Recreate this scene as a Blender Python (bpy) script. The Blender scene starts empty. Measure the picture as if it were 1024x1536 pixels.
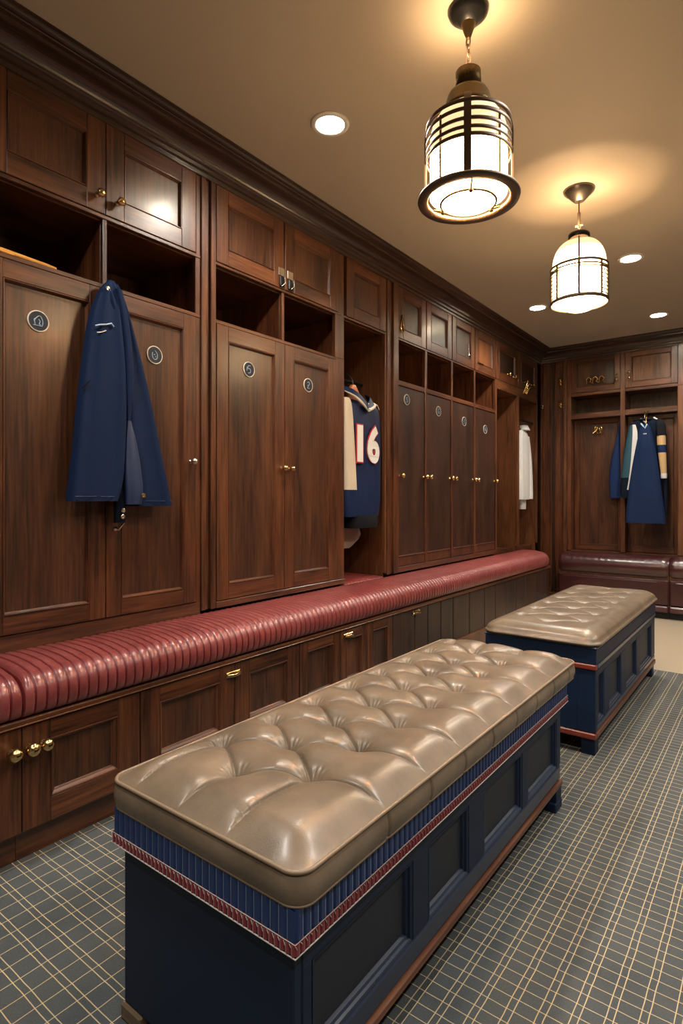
import bpy, bmesh, math, random
import numpy as np
from mathutils import Vector
random.seed(7)
PI = math.pi
C = bpy.context.scene.collection
XL, YB, ZC = -2.0945, 6.33, 2.678      # left locker face, back locker face, ceiling

# ------------------------------------------------------------------ materials
def new_mat(name):
    m = bpy.data.materials.new(name); m.use_nodes = True
    nt = m.node_tree; b = nt.nodes['Principled BSDF']
    return m, nt, b
def plain(name, col, rough=.5, metal=0, coat=0, sheen=0, spec=None, bump=0, bscale=200):
    m, nt, b = new_mat(name)
    b.inputs['Base Color'].default_value = (*col, 1)
    b.inputs['Roughness'].default_value = rough
    b.inputs['Metallic'].default_value = metal
    b.inputs['Coat Weight'].default_value = coat
    b.inputs['Coat Roughness'].default_value = .15
    b.inputs['Sheen Weight'].default_value = sheen
    if spec is not None: b.inputs['Specular IOR Level'].default_value = spec
    if bump:
        tc = nt.nodes.new('ShaderNodeTexCoord'); n = nt.nodes.new('ShaderNodeTexNoise')
        n.inputs['Scale'].default_value = bscale; n.inputs['Detail'].default_value = 3
        bp = nt.nodes.new('ShaderNodeBump'); bp.inputs['Strength'].default_value = bump; bp.inputs['Distance'].default_value = .002
        nt.links.new(tc.outputs['Object'], n.inputs['Vector']); nt.links.new(n.outputs['Fac'], bp.inputs['Height'])
        nt.links.new(bp.outputs['Normal'], b.inputs['Normal'])
    return m
def emit(name, col, strength):
    m, nt, b = new_mat(name)
    b.inputs['Base Color'].default_value = (*col, 1)
    b.inputs['Emission Color'].default_value = (*col, 1)
    b.inputs['Emission Strength'].default_value = strength
    b.inputs['Roughness'].default_value = .4
    return m
def ramp(nt, stops):
    r = nt.nodes.new('ShaderNodeValToRGB')
    e = r.color_ramp.elements
    e[0].position, e[0].color = stops[0][0], (*stops[0][1], 1)
    e[1].position, e[1].color = stops[-1][0], (*stops[-1][1], 1)
    for p, c in stops[1:-1]:
        x = e.new(p); x.color = (*c, 1)
    return r
def wood(name, axis, dark, mid, light, rough=.36, coat=.22):
    m, nt, b = new_mat(name); L = nt.links.new
    tc = nt.nodes.new('ShaderNodeTexCoord'); oi = nt.nodes.new('ShaderNodeObjectInfo')
    add = nt.nodes.new('ShaderNodeVectorMath'); add.operation = 'ADD'
    mul = nt.nodes.new('ShaderNodeMath'); mul.operation = 'MULTIPLY'; mul.inputs[1].default_value = 13.0
    L(oi.outputs['Random'], mul.inputs[0]); L(tc.outputs['Object'], add.inputs[0]); L(mul.outputs[0], add.inputs[1])
    mp = nt.nodes.new('ShaderNodeMapping'); s = [1, 1, 1]; s['xyz'.index(axis)] = .045
    mp.inputs['Scale'].default_value = s
    L(add.outputs[0], mp.inputs['Vector'])
    n1 = nt.nodes.new('ShaderNodeTexNoise'); n1.inputs['Scale'].default_value = 95; n1.inputs['Detail'].default_value = 6; n1.inputs['Roughness'].default_value = .62
    mp2 = nt.nodes.new('ShaderNodeMapping'); s2 = [1, 1, 1]; s2['xyz'.index(axis)] = .16; mp2.inputs['Scale'].default_value = s2
    L(add.outputs[0], mp2.inputs['Vector'])
    n2 = nt.nodes.new('ShaderNodeTexNoise'); n2.inputs['Scale'].default_value = 9; n2.inputs['Detail'].default_value = 3; n2.inputs['Distortion'].default_value = .6
    L(mp.outputs[0], n1.inputs['Vector']); L(mp2.outputs[0], n2.inputs['Vector'])
    mx = nt.nodes.new('ShaderNodeMath'); mx.operation = 'MULTIPLY_ADD'; mx.inputs[1].default_value = .55
    m2 = nt.nodes.new('ShaderNodeMath'); m2.operation = 'MULTIPLY'; m2.inputs[1].default_value = .45
    L(n2.outputs['Fac'], m2.inputs[0]); L(n1.outputs['Fac'], mx.inputs[0]); L(m2.outputs[0], mx.inputs[2])
    r = ramp(nt, [(.37, dark), (.5, mid), (.65, light)])
    L(mx.outputs[0], r.inputs['Fac']); L(r.outputs['Color'], b.inputs['Base Color'])
    rr = nt.nodes.new('ShaderNodeMapRange'); rr.inputs['To Min'].default_value = rough - .05; rr.inputs['To Max'].default_value = rough + .09
    L(n1.outputs['Fac'], rr.inputs['Value']); L(rr.outputs[0], b.inputs['Roughness'])
    bp = nt.nodes.new('ShaderNodeBump'); bp.inputs['Strength'].default_value = .12; bp.inputs['Distance'].default_value = .0012
    L(n1.outputs['Fac'], bp.inputs['Height']); L(bp.outputs['Normal'], b.inputs['Normal'])
    b.inputs['Coat Weight'].default_value = coat; b.inputs['Coat Roughness'].default_value = .2
    return m
WD, WM, WL = (.026, .0085, .0038), (.088, .0275, .0098), (.172, .058, .0195)
WZ = wood('walnut_upright_grain', 'z', WD, WM, WL)
WY = wood('walnut_long_grain', 'y', WD, WM, WL)
WX = wood('walnut_cross_grain', 'x', WD, WM, WL)
PD, PM, PL = (.024, .0090, .0046), (.070, .0242, .0102), (.122, .046, .0185)
WPZ = wood('dark_walnut_panel', 'z', PD, PM, PL, .36)
WEB = wood('ebonised_walnut_panel', 'z', (.015, .0080, .0058), (.036, .0165, .0105), (.064, .029, .017), .42, .1)
WDR = wood('dark_locker_door', 'z', (.018, .0075, .0042), (.042, .0165, .0088), (.074, .030, .015), .40, .12)
WCR = wood('crown_walnut_long', 'y', (.016, .0068, .004), (.034, .0145, .008), (.062, .027, .013), .3, .6)
WCX = wood('crown_walnut_cross', 'x', (.016, .0068, .004), (.034, .0145, .008), (.062, .027, .013), .3, .6)
WOR = wood('orange_and_lit_walnut', 'z', (.05, .017, .007), (.12, .043, .016), (.19, .075, .028), .36)  # orange wood; on two upper doors the warm light is painted in
AMB = wood('amber_wood', 'y', (.5, .2, .035), (.75, .34, .07), (.85, .45, .12), .25, .8)
FOOT = wood('pale_foot_wood', 'x', (.12, .08, .045), (.2, .14, .085), (.28, .2, .12), .5, .1)
STRIP = wood('reddish_base_strip', 'y', (.10, .035, .018), (.17, .065, .034), (.23, .10, .055), .4, .2)
GOLD = plain('polished_brass', (.78, .56, .26), .16, 1)
NICK = plain('polished_nickel', (.75, .72, .66), .18, 1)
BRONZE = plain('dark_bronze', (.15, .105, .075), .5, .5)
ABRASS = plain('aged_brass', (.15, .105, .05), .42, 1, bump=.5, bscale=260)
BLACKM = plain('black_metal', (.02, .02, .022), .35, .6)
BADGE = plain('badge_black', (.008, .012, .020), .6)
CREAM = plain('badge_cream', (.72, .66, .55), .4)
MARK = plain('badge_mark', (.42, .55, .72), .35)
NAVY = plain('navy_lacquer', (.0075, .0195, .052), .5, spec=.3)
NAVYL = plain('navy_lacquer_rail', (.016, .032, .072), .33, coat=.35)
CHAR = plain('charcoal_panel', (.024, .031, .046), .5, spec=.3)
REDST = plain('red_lacquer_strip', (.20, .035, .018), .4, coat=.2)
BLACK = plain('shadow_black', (.01, .01, .011), .7)
PLBLUE = plain('blue_pleated_satin', (.013, .040, .145), .42)
PLLINE = plain('pale_blue_cord', (.22, .33, .55), .5)
REDTR = plain('crimson_braid', (.24, .012, .022), .45, sheen=.3)
WHITETR = plain('white_cord', (.55, .52, .47), .6)
NAVYCL = plain('navy_cloth', (.0085, .021, .066), .8, spec=.15, bump=.12, bscale=700)
NAVYIN = plain('navy_lining', (.026, .046, .115), .40, bump=.5, bscale=60)
NAVYDK = plain('navy_facing', (.006, .010, .022), .85, spec=.1)
SATIN = plain('navy_satin', (.008, .019, .066), .45, spec=.3, bump=.3, bscale=40)
BLUECL = plain('blue_wool', (.012, .028, .095), .8, spec=.15)
CREAMCL = plain('cream_leather', (.62, .54, .42), .55, bump=.3, bscale=30)
WHITECL = plain('white_cloth', (.70, .68, .65), .8, bump=.3, bscale=30)
TEAL = plain('teal_satin', (.018, .075, .105), .5)
TAN = plain('tan_cloth', (.52, .34, .16), .7)
BLACKCL = plain('black_knit', (.006, .007, .010), .85, spec=.2)
REDCL = plain('red_twill', (.42, .015, .03), .7)
WHT = plain('white_twill', (.82, .80, .76), .7)
HANGW = plain('orange_hanger_wood', (.55, .17, .06), .35, coat=.4)
WTRIM = plain('white_trim', (.78, .74, .68), .45)
LAMPW = emit('lamp_lens', (1, .93, .82), 30)
GLASSW = emit('lit_opal_glass', (1, .70, .38), 24)
GLASSD = emit('lit_lower_diffuser', (1, .73, .44), 22)
GLASSY = emit('lit_amber_glass', (1, .68, .36), .85)
GLASSY.node_tree.nodes['Principled BSDF'].inputs['Base Color'].default_value = (.8, .6, .35, 1)
GLASSA = emit('lit_brown_glass', (1, .50, .22), .32)
GLASSC = emit('lit_cream_glass', (1, .74, .44), 1.8)
for g_ in (GLASSA, GLASSC): g_.node_tree.nodes['Principled BSDF'].inputs['Base Color'].default_value = (.6, .42, .25, 1)
WALL = plain('beige_wall_paint', (.42, .34, .25), .85)
WALLD = plain('brown_wall_paint', (.17, .115, .075), .8)
CEIL = plain('ceiling_paint', (.50, .42, .33), .75)
TILE = plain('beige_stone_floor', (.50, .41, .29), .3, bump=.1, bscale=6)

def leather(name, c1, c2, rough, coat, scale=7):
    m, nt, b = new_mat(name); L = nt.links.new
    tc = nt.nodes.new('ShaderNodeTexCoord')
    n = nt.nodes.new('ShaderNodeTexNoise'); n.inputs['Scale'].default_value = scale; n.inputs['Detail'].default_value = 6; n.inputs['Roughness'].default_value = .6
    L(tc.outputs['Object'], n.inputs['Vector'])
    r = ramp(nt, [(.3, c1), (.7, c2)]); L(n.outputs['Fac'], r.inputs['Fac']); L(r.outputs['Color'], b.inputs['Base Color'])
    v = nt.nodes.new('ShaderNodeTexVoronoi'); v.inputs['Scale'].default_value = 420; L(tc.outputs['Object'], v.inputs['Vector'])
    w = nt.nodes.new('ShaderNodeTexNoise'); w.inputs['Scale'].default_value = 38; w.inputs['Detail'].default_value = 4; L(tc.outputs['Object'], w.inputs['Vector'])
    a = nt.nodes.new('ShaderNodeMath'); a.operation = 'MULTIPLY_ADD'; a.inputs[1].default_value = .25
    L(v.outputs['Distance'], a.inputs[0]); L(w.outputs['Fac'], a.inputs[2])
    bp = nt.nodes.new('ShaderNodeBump'); bp.inputs['Strength'].default_value = .18; bp.inputs['Distance'].default_value = .003
    L(a.outputs[0], bp.inputs['Height']); L(bp.outputs['Normal'], b.inputs['Normal'])
    b.inputs['Roughness'].default_value = rough; b.inputs['Coat Weight'].default_value = coat; b.inputs['Coat Roughness'].default_value = .22
    return m
TAUPE = leather('taupe_leather', (.132, .095, .061), (.245, .182, .122), .36, .2)
TAUPEP = plain('taupe_piping', (.27, .195, .125), .42)
REDL = leather('red_leather', (.20, .038, .036), (.31, .074, .068), .32, .45, 12)
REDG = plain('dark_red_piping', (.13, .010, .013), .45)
BURG = leather('burgundy_leather', (.038, .009, .010), (.065, .016, .016), .28, .6, 6)
BURGL = plain('burgundy_ledge', (.075, .022, .026), .3, coat=.5)

def carpet_mat():
    m, nt, b = new_mat('woven_grid_carpet'); L = nt.links.new
    def math_(op, a, bb=None, c=None):
        n = nt.nodes.new('ShaderNodeMath'); n.operation = op
        for i, v in enumerate((a, bb, c)):
            if v is None: continue
            if isinstance(v, (int, float)): n.inputs[i].default_value = v
            else: L(v, n.inputs[i])
        return n.outputs[0]
    tc = nt.nodes.new('ShaderNodeTexCoord')
    wn = nt.nodes.new('ShaderNodeTexNoise'); wn.inputs['Scale'].default_value = 14; wn.inputs['Detail'].default_value = 2
    L(tc.outputs['Object'], wn.inputs['Vector'])
    sp = nt.nodes.new('ShaderNodeSeparateXYZ'); L(tc.outputs['Object'], sp.inputs[0])
    wob = math_('MULTIPLY', math_('SUBTRACT', wn.outputs['Fac'], .5), .0035)
    x = math_('ADD', sp.outputs['X'], wob); y = math_('ADD', sp.outputs['Y'], wob)
    def line(coord, pitch, off, half):          # 1 on a thin line repeated every pitch
        f = math_('FRACT', math_('DIVIDE', math_('SUBTRACT', coord, off), pitch))
        d = math_('MULTIPLY', math_('SUBTRACT', .5, math_('ABSOLUTE', math_('SUBTRACT', f, .5))), pitch)
        return math_('LESS_THAN', d, half)
    H = .00105
    r = math_('MAXIMUM', line(x, .0585, -.574 - 10 * .0585, H), line(x, .0585, -.589 - 10 * .0585, H))
    r = math_('MAXIMUM', r, line(y, .0345, -3.0, H * .9))
    l = math_('MAXIMUM', line(y, .0645, .7385 - 100 * .0645, H), line(y, .0645, .7225 - 100 * .0645, H))
    l = math_('MAXIMUM', l, line(x, .054, -1.55 - 54, H))
    left = math_('LESS_THAN', sp.outputs['X'], -.88)
    mask = math_('ADD', math_('MULTIPLY', l, left), math_('MULTIPLY', r, math_('SUBTRACT', 1.0, left)))
    n1 = nt.nodes.new('ShaderNodeTexNoise'); n1.inputs['Scale'].default_value = 5; n1.inputs['Detail'].default_value = 5
    L(tc.outputs['Object'], n1.inputs['Vector'])
    n3 = nt.nodes.new('ShaderNodeTexNoise'); n3.inputs['Scale'].default_value = 320; n3.inputs['Detail'].default_value = 2
    L(tc.outputs['Object'], n3.inputs['Vector'])
    r1 = ramp(nt, [(.3, (.040, .050, .054)), (.7, (.092, .105, .108))])
    mixn = math_('MULTIPLY_ADD', n3.outputs['Fac'], .5, math_('MULTIPLY', n1.outputs['Fac'], .5))
    L(mixn, r1.inputs['Fac'])
    mix = nt.nodes.new('ShaderNodeMix'); mix.data_type = 'RGBA'
    L(mask, mix.inputs['Factor']); L(r1.outputs['Color'], mix.inputs['A']); mix.inputs['B'].default_value = (.56, .45, .26, 1)
    L(mix.outputs['Result'], b.inputs['Base Color'])
    b.inputs['Roughness'].default_value = .85
    bp = nt.nodes.new('ShaderNodeBump'); bp.inputs['Strength'].default_value = .3; bp.inputs['Distance'].default_value = .002
    L(n3.outputs['Fac'], bp.inputs['Height']); L(bp.outputs['Normal'], b.inputs['Normal'])
    return m
CARPET = carpet_mat()

# ------------------------------------------------------------------ mesh builder
def LW(u, v, w): return (XL + w, u, v)          # on the left wall: along, up, out
def BW(u, v, w): return (u, YB - w, v)          # on the back wall
def ID(x, y, z): return (x, y, z)
class MB:
    def __init__(s, T=ID): s.v = []; s.f = []; s.m = []; s.sm = []; s.mats = []; s.T = T
    def mi(s, m):
        if m not in s.mats: s.mats.append(m)
        return s.mats.index(m)
    def add(s, vs, fs, m, smooth=False):
        o = len(s.v); s.v += [s.T(*p) for p in vs]; k = s.mi(m)
        for f in fs: s.f.append([i + o for i in f]); s.m.append(k); s.sm.append(smooth)
    def box(s, a, b, m, bev=.002):
        lo = [min(a[i], b[i]) for i in range(3)]; hi = [max(a[i], b[i]) for i in range(3)]
        bev = min(bev, *[(hi[i] - lo[i]) * .45 for i in range(3)])
        if bev <= 0:
            vs = [(x, y, z) for x in (lo[0], hi[0]) for y in (lo[1], hi[1]) for z in (lo[2], hi[2])]
            s.add(vs, [(0, 1, 3, 2), (4, 6, 7, 5), (0, 4, 5, 1), (2, 3, 7, 6), (0, 2, 6, 4), (1, 5, 7, 3)], m); return
        vs = []; idx = {}
        for sx in (0, 1):
            for sy in (0, 1):
                for sz in (0, 1):
                    for ax in range(3):
                        p = [(lo[i] + bev, hi[i] - bev)[(sx, sy, sz)[i]] for i in range(3)]
                        p[ax] = (lo[ax], hi[ax])[(sx, sy, sz)[ax]]
                        idx[(sx, sy, sz, ax)] = len(vs); vs.append(tuple(p))
        fs = []
        for ax in range(3):
            o = [i for i in range(3) if i != ax]
            for sd in (0, 1):
                q = []
                for c in ((0, 0), (1, 0), (1, 1), (0, 1)):
                    k = [0, 0, 0]; k[ax] = sd; k[o[0]], k[o[1]] = c; q.append(idx[(*k, ax)])
                fs.append(q)
            for c in ((0, 0), (0, 1), (1, 0), (1, 1)):
                k0 = [0, 0, 0]; k0[o[0]], k0[o[1]] = c; k1 = list(k0); k1[ax] = 1
                fs.append([idx[(*k0, o[0])], idx[(*k1, o[0])], idx[(*k1, o[1])], idx[(*k0, o[1])]])
        for sx in (0, 1):
            for sy in (0, 1):
                for sz in (0, 1): fs.append([idx[(sx, sy, sz, a)] for a in range(3)])
        s.add(vs, fs, m)
    def grid(s, rows, m, cu=False, cv=False, smooth=True, fm=None):
        nr, nc = len(rows), len(rows[0]); o = len(s.v)
        for r in rows: s.v += [s.T(*p) for p in r]
        for i in range(nr if cv else nr - 1):
            for j in range(nc if cu else nc - 1):
                a, b = i, (i + 1) % nr; c, d = j, (j + 1) % nc
                s.f.append([o + a * nc + c, o + a * nc + d, o + b * nc + d, o + b * nc + c])
                s.m.append(s.mi(fm(i, j) if fm else m)); s.sm.append(smooth)
    def cap(s, pts, m): s.add(pts, [list(range(len(pts)))], m)
    def tube(s, path, r, m, n=8, closed=False, smooth=True, caps=True):
        P = [Vector(p) for p in path]; N = len(P); rows = []
        up = None
        for i, p in enumerate(P):
            if closed: t = P[(i + 1) % N] - P[i - 1]
            else: t = P[min(i + 1, N - 1)] - P[max(i - 1, 0)]
            t.normalize()
            if up is None:
                up = Vector((0, 0, 1)) if abs(t.z) < .9 else Vector((1, 0, 0))
            x = t.cross(up); x.normalize(); y = x.cross(t); y.normalize(); up = y
            rr = r[i] if isinstance(r, (list, tuple)) else r
            rows.append([tuple(p + x * rr * math.cos(2 * PI * k / n) + y * rr * math.sin(2 * PI * k / n)) for k in range(n)])
        s.grid(rows, m, cu=True, cv=closed, smooth=smooth)
        if not closed and caps: s.cap(rows[0], m); s.cap(rows[-1], m)
    def lathe(s, prof, c, m, n=32, ax=(0, 0, 1), smooth=True, jitter=0, a0=0, caps=True):
        c = Vector(c); z = Vector(ax).normalized()
        x = z.orthogonal().normalized() if abs(z.z) < .99 else Vector((1, 0, 0)); y = z.cross(x)
        rows = []
        for r, h in prof:
            row = []
            for k in range(n):
                a = a0 + 2 * PI * k / n; q = r * (1 + jitter * random.uniform(-1, 1))
                row.append(tuple(c + z * h + (x * math.cos(a) + y * math.sin(a)) * q))
            rows.append(row)
        s.grid(rows, m, cu=True, smooth=smooth)
        if not caps: return
        if abs(prof[0][0] - prof[-1][0]) + abs(prof[0][1] - prof[-1][1]) < 1e-5: return
        if prof[0][0] > 1e-4: s.cap(rows[0], m)
        if prof[-1][0] > 1e-4: s.cap(rows[-1], m)
    def ring(s, c, r, tr, m, n=40, tn=8, tz=None, ax=(0, 0, 1)):
        c = Vector(c); z = Vector(ax).normalized()
        x = z.orthogonal().normalized() if abs(z.z) < .99 else Vector((1, 0, 0)); y = z.cross(x); rows = []
        tz = tz or tr
        for i in range(n):
            a = 2 * PI * i / n; d = x * math.cos(a) + y * math.sin(a)
            rows.append([tuple(c + d * (r + tr * math.cos(2 * PI * k / tn)) + z * tz * math.sin(2 * PI * k / tn)) for k in range(tn)])
        s.grid(rows, m, cu=True, cv=True)
    def build(s, name, parent=None, loc=(0, 0, 0), weld=False):
        org = Vector(parent['_o']) if parent is not None else Vector(loc)
        me = bpy.data.meshes.new(name)
        me.from_pydata([tuple(Vector(p) - org) for p in s.v], [], s.f)
        for m in s.mats: me.materials.append(m)
        for p, k, q in zip(me.polygons, s.m, s.sm): p.material_index = k; p.use_smooth = q
        bm = bmesh.new(); bm.from_mesh(me)
        if weld: bmesh.ops.remove_doubles(bm, verts=bm.verts, dist=1e-6)
        bmesh.ops.recalc_face_normals(bm, faces=bm.faces)
        bm.to_mesh(me); bm.free()
        o = bpy.data.objects.new(name, me); C.objects.link(o); o['_o'] = tuple(org)
        if parent is not None: o.parent = parent
        else: o.location = org
        return o
def tag(o, label, cat, group=None, kind=None):
    o['label'] = label; o['category'] = cat
    if group: o['group'] = group
    if kind: o['kind'] = kind
    return o
def thing(name, label, cat, loc, group=None):
    o = bpy.data.objects.new(name, None); C.objects.link(o); o.location = loc; o['_o'] = tuple(loc)
    o.empty_display_size = .1
    return tag(o, label, cat, group)
def struct(name, mb):
    o = mb.build(name); o['kind'] = 'structure'; o['label'] = LAB.get(name, name.replace('_', ' ')); o['category'] = name.split('_')[0]
    return o
LAB = {'floor': 'grey woven carpet with a fine cream grid pattern', 'tile_floor': 'smooth beige stone floor beyond the far edge of the carpet',
       'ceiling': 'plain beige painted ceiling', 'wall_left': 'wall behind the long left row of lockers', 'wall_back': 'wall behind the far lockers',
       'wall_right': 'plain brown wall opposite the lockers', 'wall_front': 'plain brown wall at the near end of the room',
       'trim_1': 'stepped dark walnut crown moulding along the left lockers', 'trim_2': 'dark walnut crown moulding above the far wall lockers'}

# ------------------------------------------------------------------ room shell
X0, X1, Y0, Y1 = -2.62, 1.60, -1.70, 6.80
YT = 4.17
m = MB(); m.box((X0, Y0, -.05), (X1, YT, 0), CARPET, 0); struct('floor', m)
m = MB(); m.box((X0, YT, -.05), (X1, Y1, -.001), TILE, 0); o = struct('tile_floor', m)
m = MB(); m.box((X0 - .1, Y0 - .1, ZC), (X1 + .1, Y1 + .1, ZC + .08), CEIL, 0); struct('ceiling', m)
m = MB(); m.box((X0 - .1, Y0, 0), (X0, Y1, ZC), WPZ, 0); struct('wall_left', m)
m = MB(); m.box((X0, Y1, 0), (X1, Y1 + .1, ZC), WPZ, 0); struct('wall_back', m)
m = MB(); m.box((X1, Y0, 0), (X1 + .1, Y1, ZC), WALLD, 0); struct('wall_right', m)
m = MB(); m.box((X0, Y0 - .1, 0), (X1, Y0, ZC), WALLD, 0); struct('wall_front', m)
# crown moulding profile: (out, height)
CP = [(-.02, 2.555), (.012, 2.555), (.014, 2.572), (.026, 2.575), (.028, 2.590), (.036, 2.594)]
for k in range(9):
    a = PI / 2 * k / 8; CP.append((.040 + .062 * (1 - math.cos(a)), 2.598 + .040 * math.sin(a)))
CP += [(.110, 2.640), (.112, 2.650), (.128, 2.654)]
for k in range(5):
    a = PI / 2 * k / 4; CP.append((.130 + .022 * math.sin(a), 2.656 + .014 * (1 - math.cos(a))))
CP += [(.160, 2.672), (.160, ZC - .0005), (-.02, ZC - .0005)]
m = MB(); rows = []
for y, lim in ((Y0 + .001, 0), (YB, 1)):
    rows.append([(XL + w, (y - max(w, -.02)) if lim else y, z) for w, z in CP])
m.grid(rows, WCR, smooth=False); struct('trim_1', m)
m = MB(); rows = []
for x, lim in ((XL, 1), (X1 - .001, 0)):
    rows.append([(x + (max(w, -.02) if lim else 0), YB - w, z) for w, z in CP])
m.grid(rows, WCX, smooth=False); struct('trim_2', m)

# ------------------------------------------------------------------ joinery helpers
def knob(parent, T, u, v, w, mat=GOLD, r=.0135, name='knob'):
    m = MB(); c = Vector(T(u, v, w)); ax = Vector(T(u, v, w + 1)) - c
    m.lathe([(.010, -.001), (.010, .003), (.0055, .005), (.005, .014)], c, mat, 12, ax)
    pr = [(.005, .014)]
    for k in range(1, 8):
        a = PI * k / 8; pr.append((r * math.sin(a) * (1.05 if k > 3 else .95), .014 + r * (1 - math.cos(a)) * .9))
    pr.append((0.0, .014 + r * 1.8))
    m.lathe(pr, c, mat, 9, ax, jitter=.08)
    return m.build(name, parent)
def pull(parent, T, u, v, w, L=.075):
    m = MB(T)
    m.box((u - L / 2, v - .011, w - .001), (u + L / 2, v + .011, w + .004), GOLD, .0018)
    m.tube([(u - L / 2 + .004, v, w + .006), (u - L / 6, v, w + .017), (u, v, w + .019), (u + L / 6, v, w + .017), (u + L / 2 - .004, v, w + .006)], [.006, .008, .0065, .008, .006], GOLD, 10)
    for q in (-1, 1): m.lathe([(.003, 0), (.008, .004), (.0085, .010), (.003, .016)], (0, 0, 0), GOLD, 10) if False else None
    return m.build('handle', parent)
def door(parent, T, u0, u1, v0, v1, w0, w1, st=.065, rail=None, mz=WZ, mh=WY, mp=WPZ, recess=.013, bead=.012, name='door', bottom=None, sides=True):
    """frame-and-panel door: frame mesh, panel and bead as sub-parts"""
    rail = rail or st; bot = bottom or rail
    m = MB(T); g = .0015
    if sides:
        m.box((u0 + g, v0 + g, w0), (u0 + st, v1 - g, w1), mz); m.box((u1 - st, v0 + g, w0), (u1 - g, v1 - g, w1), mz)
    m.box((u0 + st - .0003, v1 - rail, w0), (u1 - st + .0003, v1 - g, w1 - .0003), mh); m.box((u0 + st - .0003, v0 + g, w0), (u1 - st + .0003, v0 + bot, w1 - .0003), mh)
    o = m.build(name, parent)
    a0, a1, b0, b1 = u0 + st, u1 - st, v0 + bot, v1 - rail
    p = MB(T); p.box((a0 - .002, b0 - .002, w0 + .001), (a1 + .002, b1 + .002, w1 - recess), mp, .0005); p.build('panel', o)
    q = MB(T)
    prof = [(0, w1 - .002), (.002, w1 + .0015), (.005, w1 + .001), (.006, w1 - .003), (bead * .75, w1 - recess * .55), (bead * .85, w1 - recess * .8), (bead, w1 - recess)]
    rows = []
    for d, w in prof: rows.append([(a0 + d, b0 + d, w), (a1 - d, b0 + d, w), (a1 - d, b1 - d, w), (a0 + d, b1 - d, w)])
    q.grid(rows, mh, cu=True, smooth=False, fm=lambda i, j: (mh if j in (0, 2) else mz)); q.build('bead_moulding', o)
    return o
MARKS = {   # line marks on the small round number badges, in units of the badge radius
 'bird': [[(-.5, -.42), (.35, -.42)], [(-.3, -.4), (-.36, 0), (-.15, .35), (.12, .5), (.3, .3), (.4, 0), (.35, -.35)], [(-.15, .3), (-.4, .1), (-.38, -.1)], [(0, .2), (.15, 0), (.05, -.25), (.2, -.3)]],
 'oval': [[(.0, .5), (.22, .3), (.33, 0), (.26, -.35), (0, -.5), (-.24, -.35), (-.33, -.05), (-.28, .25)], [(-.12, .02), (.02, .08)], [(.08, -.1), (.1, -.24)]],
 'five': [[(.25, .5), (-.15, .45), (-.2, .08), (.08, .12), (.26, -.1), (.15, -.42), (-.2, -.45)], [(-.36, .3), (-.4, -.2)]],
 'two': [[(-.22, .3), (0, .5), (.22, .3), (.1, 0), (-.22, -.42), (.26, -.42)], [(-.1, .05), (-.2, -.1)]],
 'hook': [[(.1, .5), (-.15, .3), (-.05, .05), (.2, -.05), (.1, -.4), (-.2, -.45)]],
 'curl': [[(.2, .4), (-.1, .5), (-.26, .1), (-.15, -.35), (.15, -.42), (.28, -.1), (.05, .05)]],
 'zed': [[(-.2, .42), (.22, .4), (-.2, -.05), (.2, -.1), (.12, -.45), (-.2, -.42)]],
 'six': [[(.2, .45), (-.15, .25), (-.24, -.15), (0, -.45), (.22, -.2), (.05, 0), (-.18, -.12)]],
}
def badge(parent, T, u, v, w, mark, r=.038):
    m = MB(T); n = 36
    ring = lambda q, h: [(u + q * math.cos(2 * PI * k / n), v + q * math.sin(2 * PI * k / n), w + h) for k in range(n)]
    m.grid([ring(r, 0), ring(r, .004), ring(r - .0012, .0052), ring(r - .0034, .0052), ring(r - .004, .004)], CREAM, cu=True, smooth=False)
    m.cap(ring(r - .004, .004), BADGE)
    for ln in MARKS[mark]:
        # smooth the polyline a little
        P = []
        for i in range(len(ln) - 1):
            for t in (0, .25, .5, .75):
                p0 = ln[max(i - 1, 0)]; p1 = ln[i]; p2 = ln[i + 1]; p3 = ln[min(i + 2, len(ln) - 1)]
                f = lambda a, b, c, d: .5 * (2 * b + (c - a) * t + (2 * a - 5 * b + 4 * c - d) * t * t + (3 * b - a - 3 * c + d) * t ** 3)
                P.append((f(p0[0], p1[0], p2[0], p3[0]), f(p0[1], p1[1], p2[1], p3[1])))
        P.append(ln[-1])
        m.tube([(u + a * r, v + b * r, w + .0045) for a, b in P], .0014, MARK, 6)
    return m.build('number_badge', parent)
def carcass(parent, T, bays, d, z0, zs, zu, zt, mz=WZ, mh=WY, thin=.009, shelf=True, divs=None, base=True, jamb=.012):
    """open box carcass: sides, partitions, shelves, back; d = depth (negative w)"""
    m = MB(T)
    u0, u1 = bays[0], bays[-1]
    F = -.022
    m.box((u0, z0, -d), (u1, zt, -d + .012), WPZ, 0)
    for i, u in enumerate(bays):
        a, b = u - thin, u + thin
        if i == 0: a = u
        if i == len(bays) - 1: b = u
        m.box((a, z0, -d + .012), (b, zt, F), mz, .001)
    for i in range(len(bays) - 1):
        a, b = bays[i] + thin, bays[i + 1] - thin
        m.box((a, zt - .02, -d + .012), (b, zt, F), mh, 0)
        m.box((a, zu - .018, -d + .012), (b, zu, F), mh, 0)
        if shelf and (divs is None or divs[i]): m.box((a, zs - .018, -d + .012), (b, zs, F), mh, 0)
        if base: m.box((a, z0, -d + .012), (b, z0 + .03, F), mh, 0)
    return m.build('carcass', parent)

D = .485      # locker depth
Z0 = .441     # lockers stand on the bench top
ZS, ZU, ZT = 1.93, 2.198, 2.565
def face(parent, T, boxes, mz=WZ, mh=WY):
    m = MB(T)
    for (u0, u1, v0, v1, w1, g) in boxes: m.box((u0, v0, -.023), (u1, v1, w1), mz if g == 'z' else mh, .002)
    return m.build('face_frame', parent)

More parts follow.
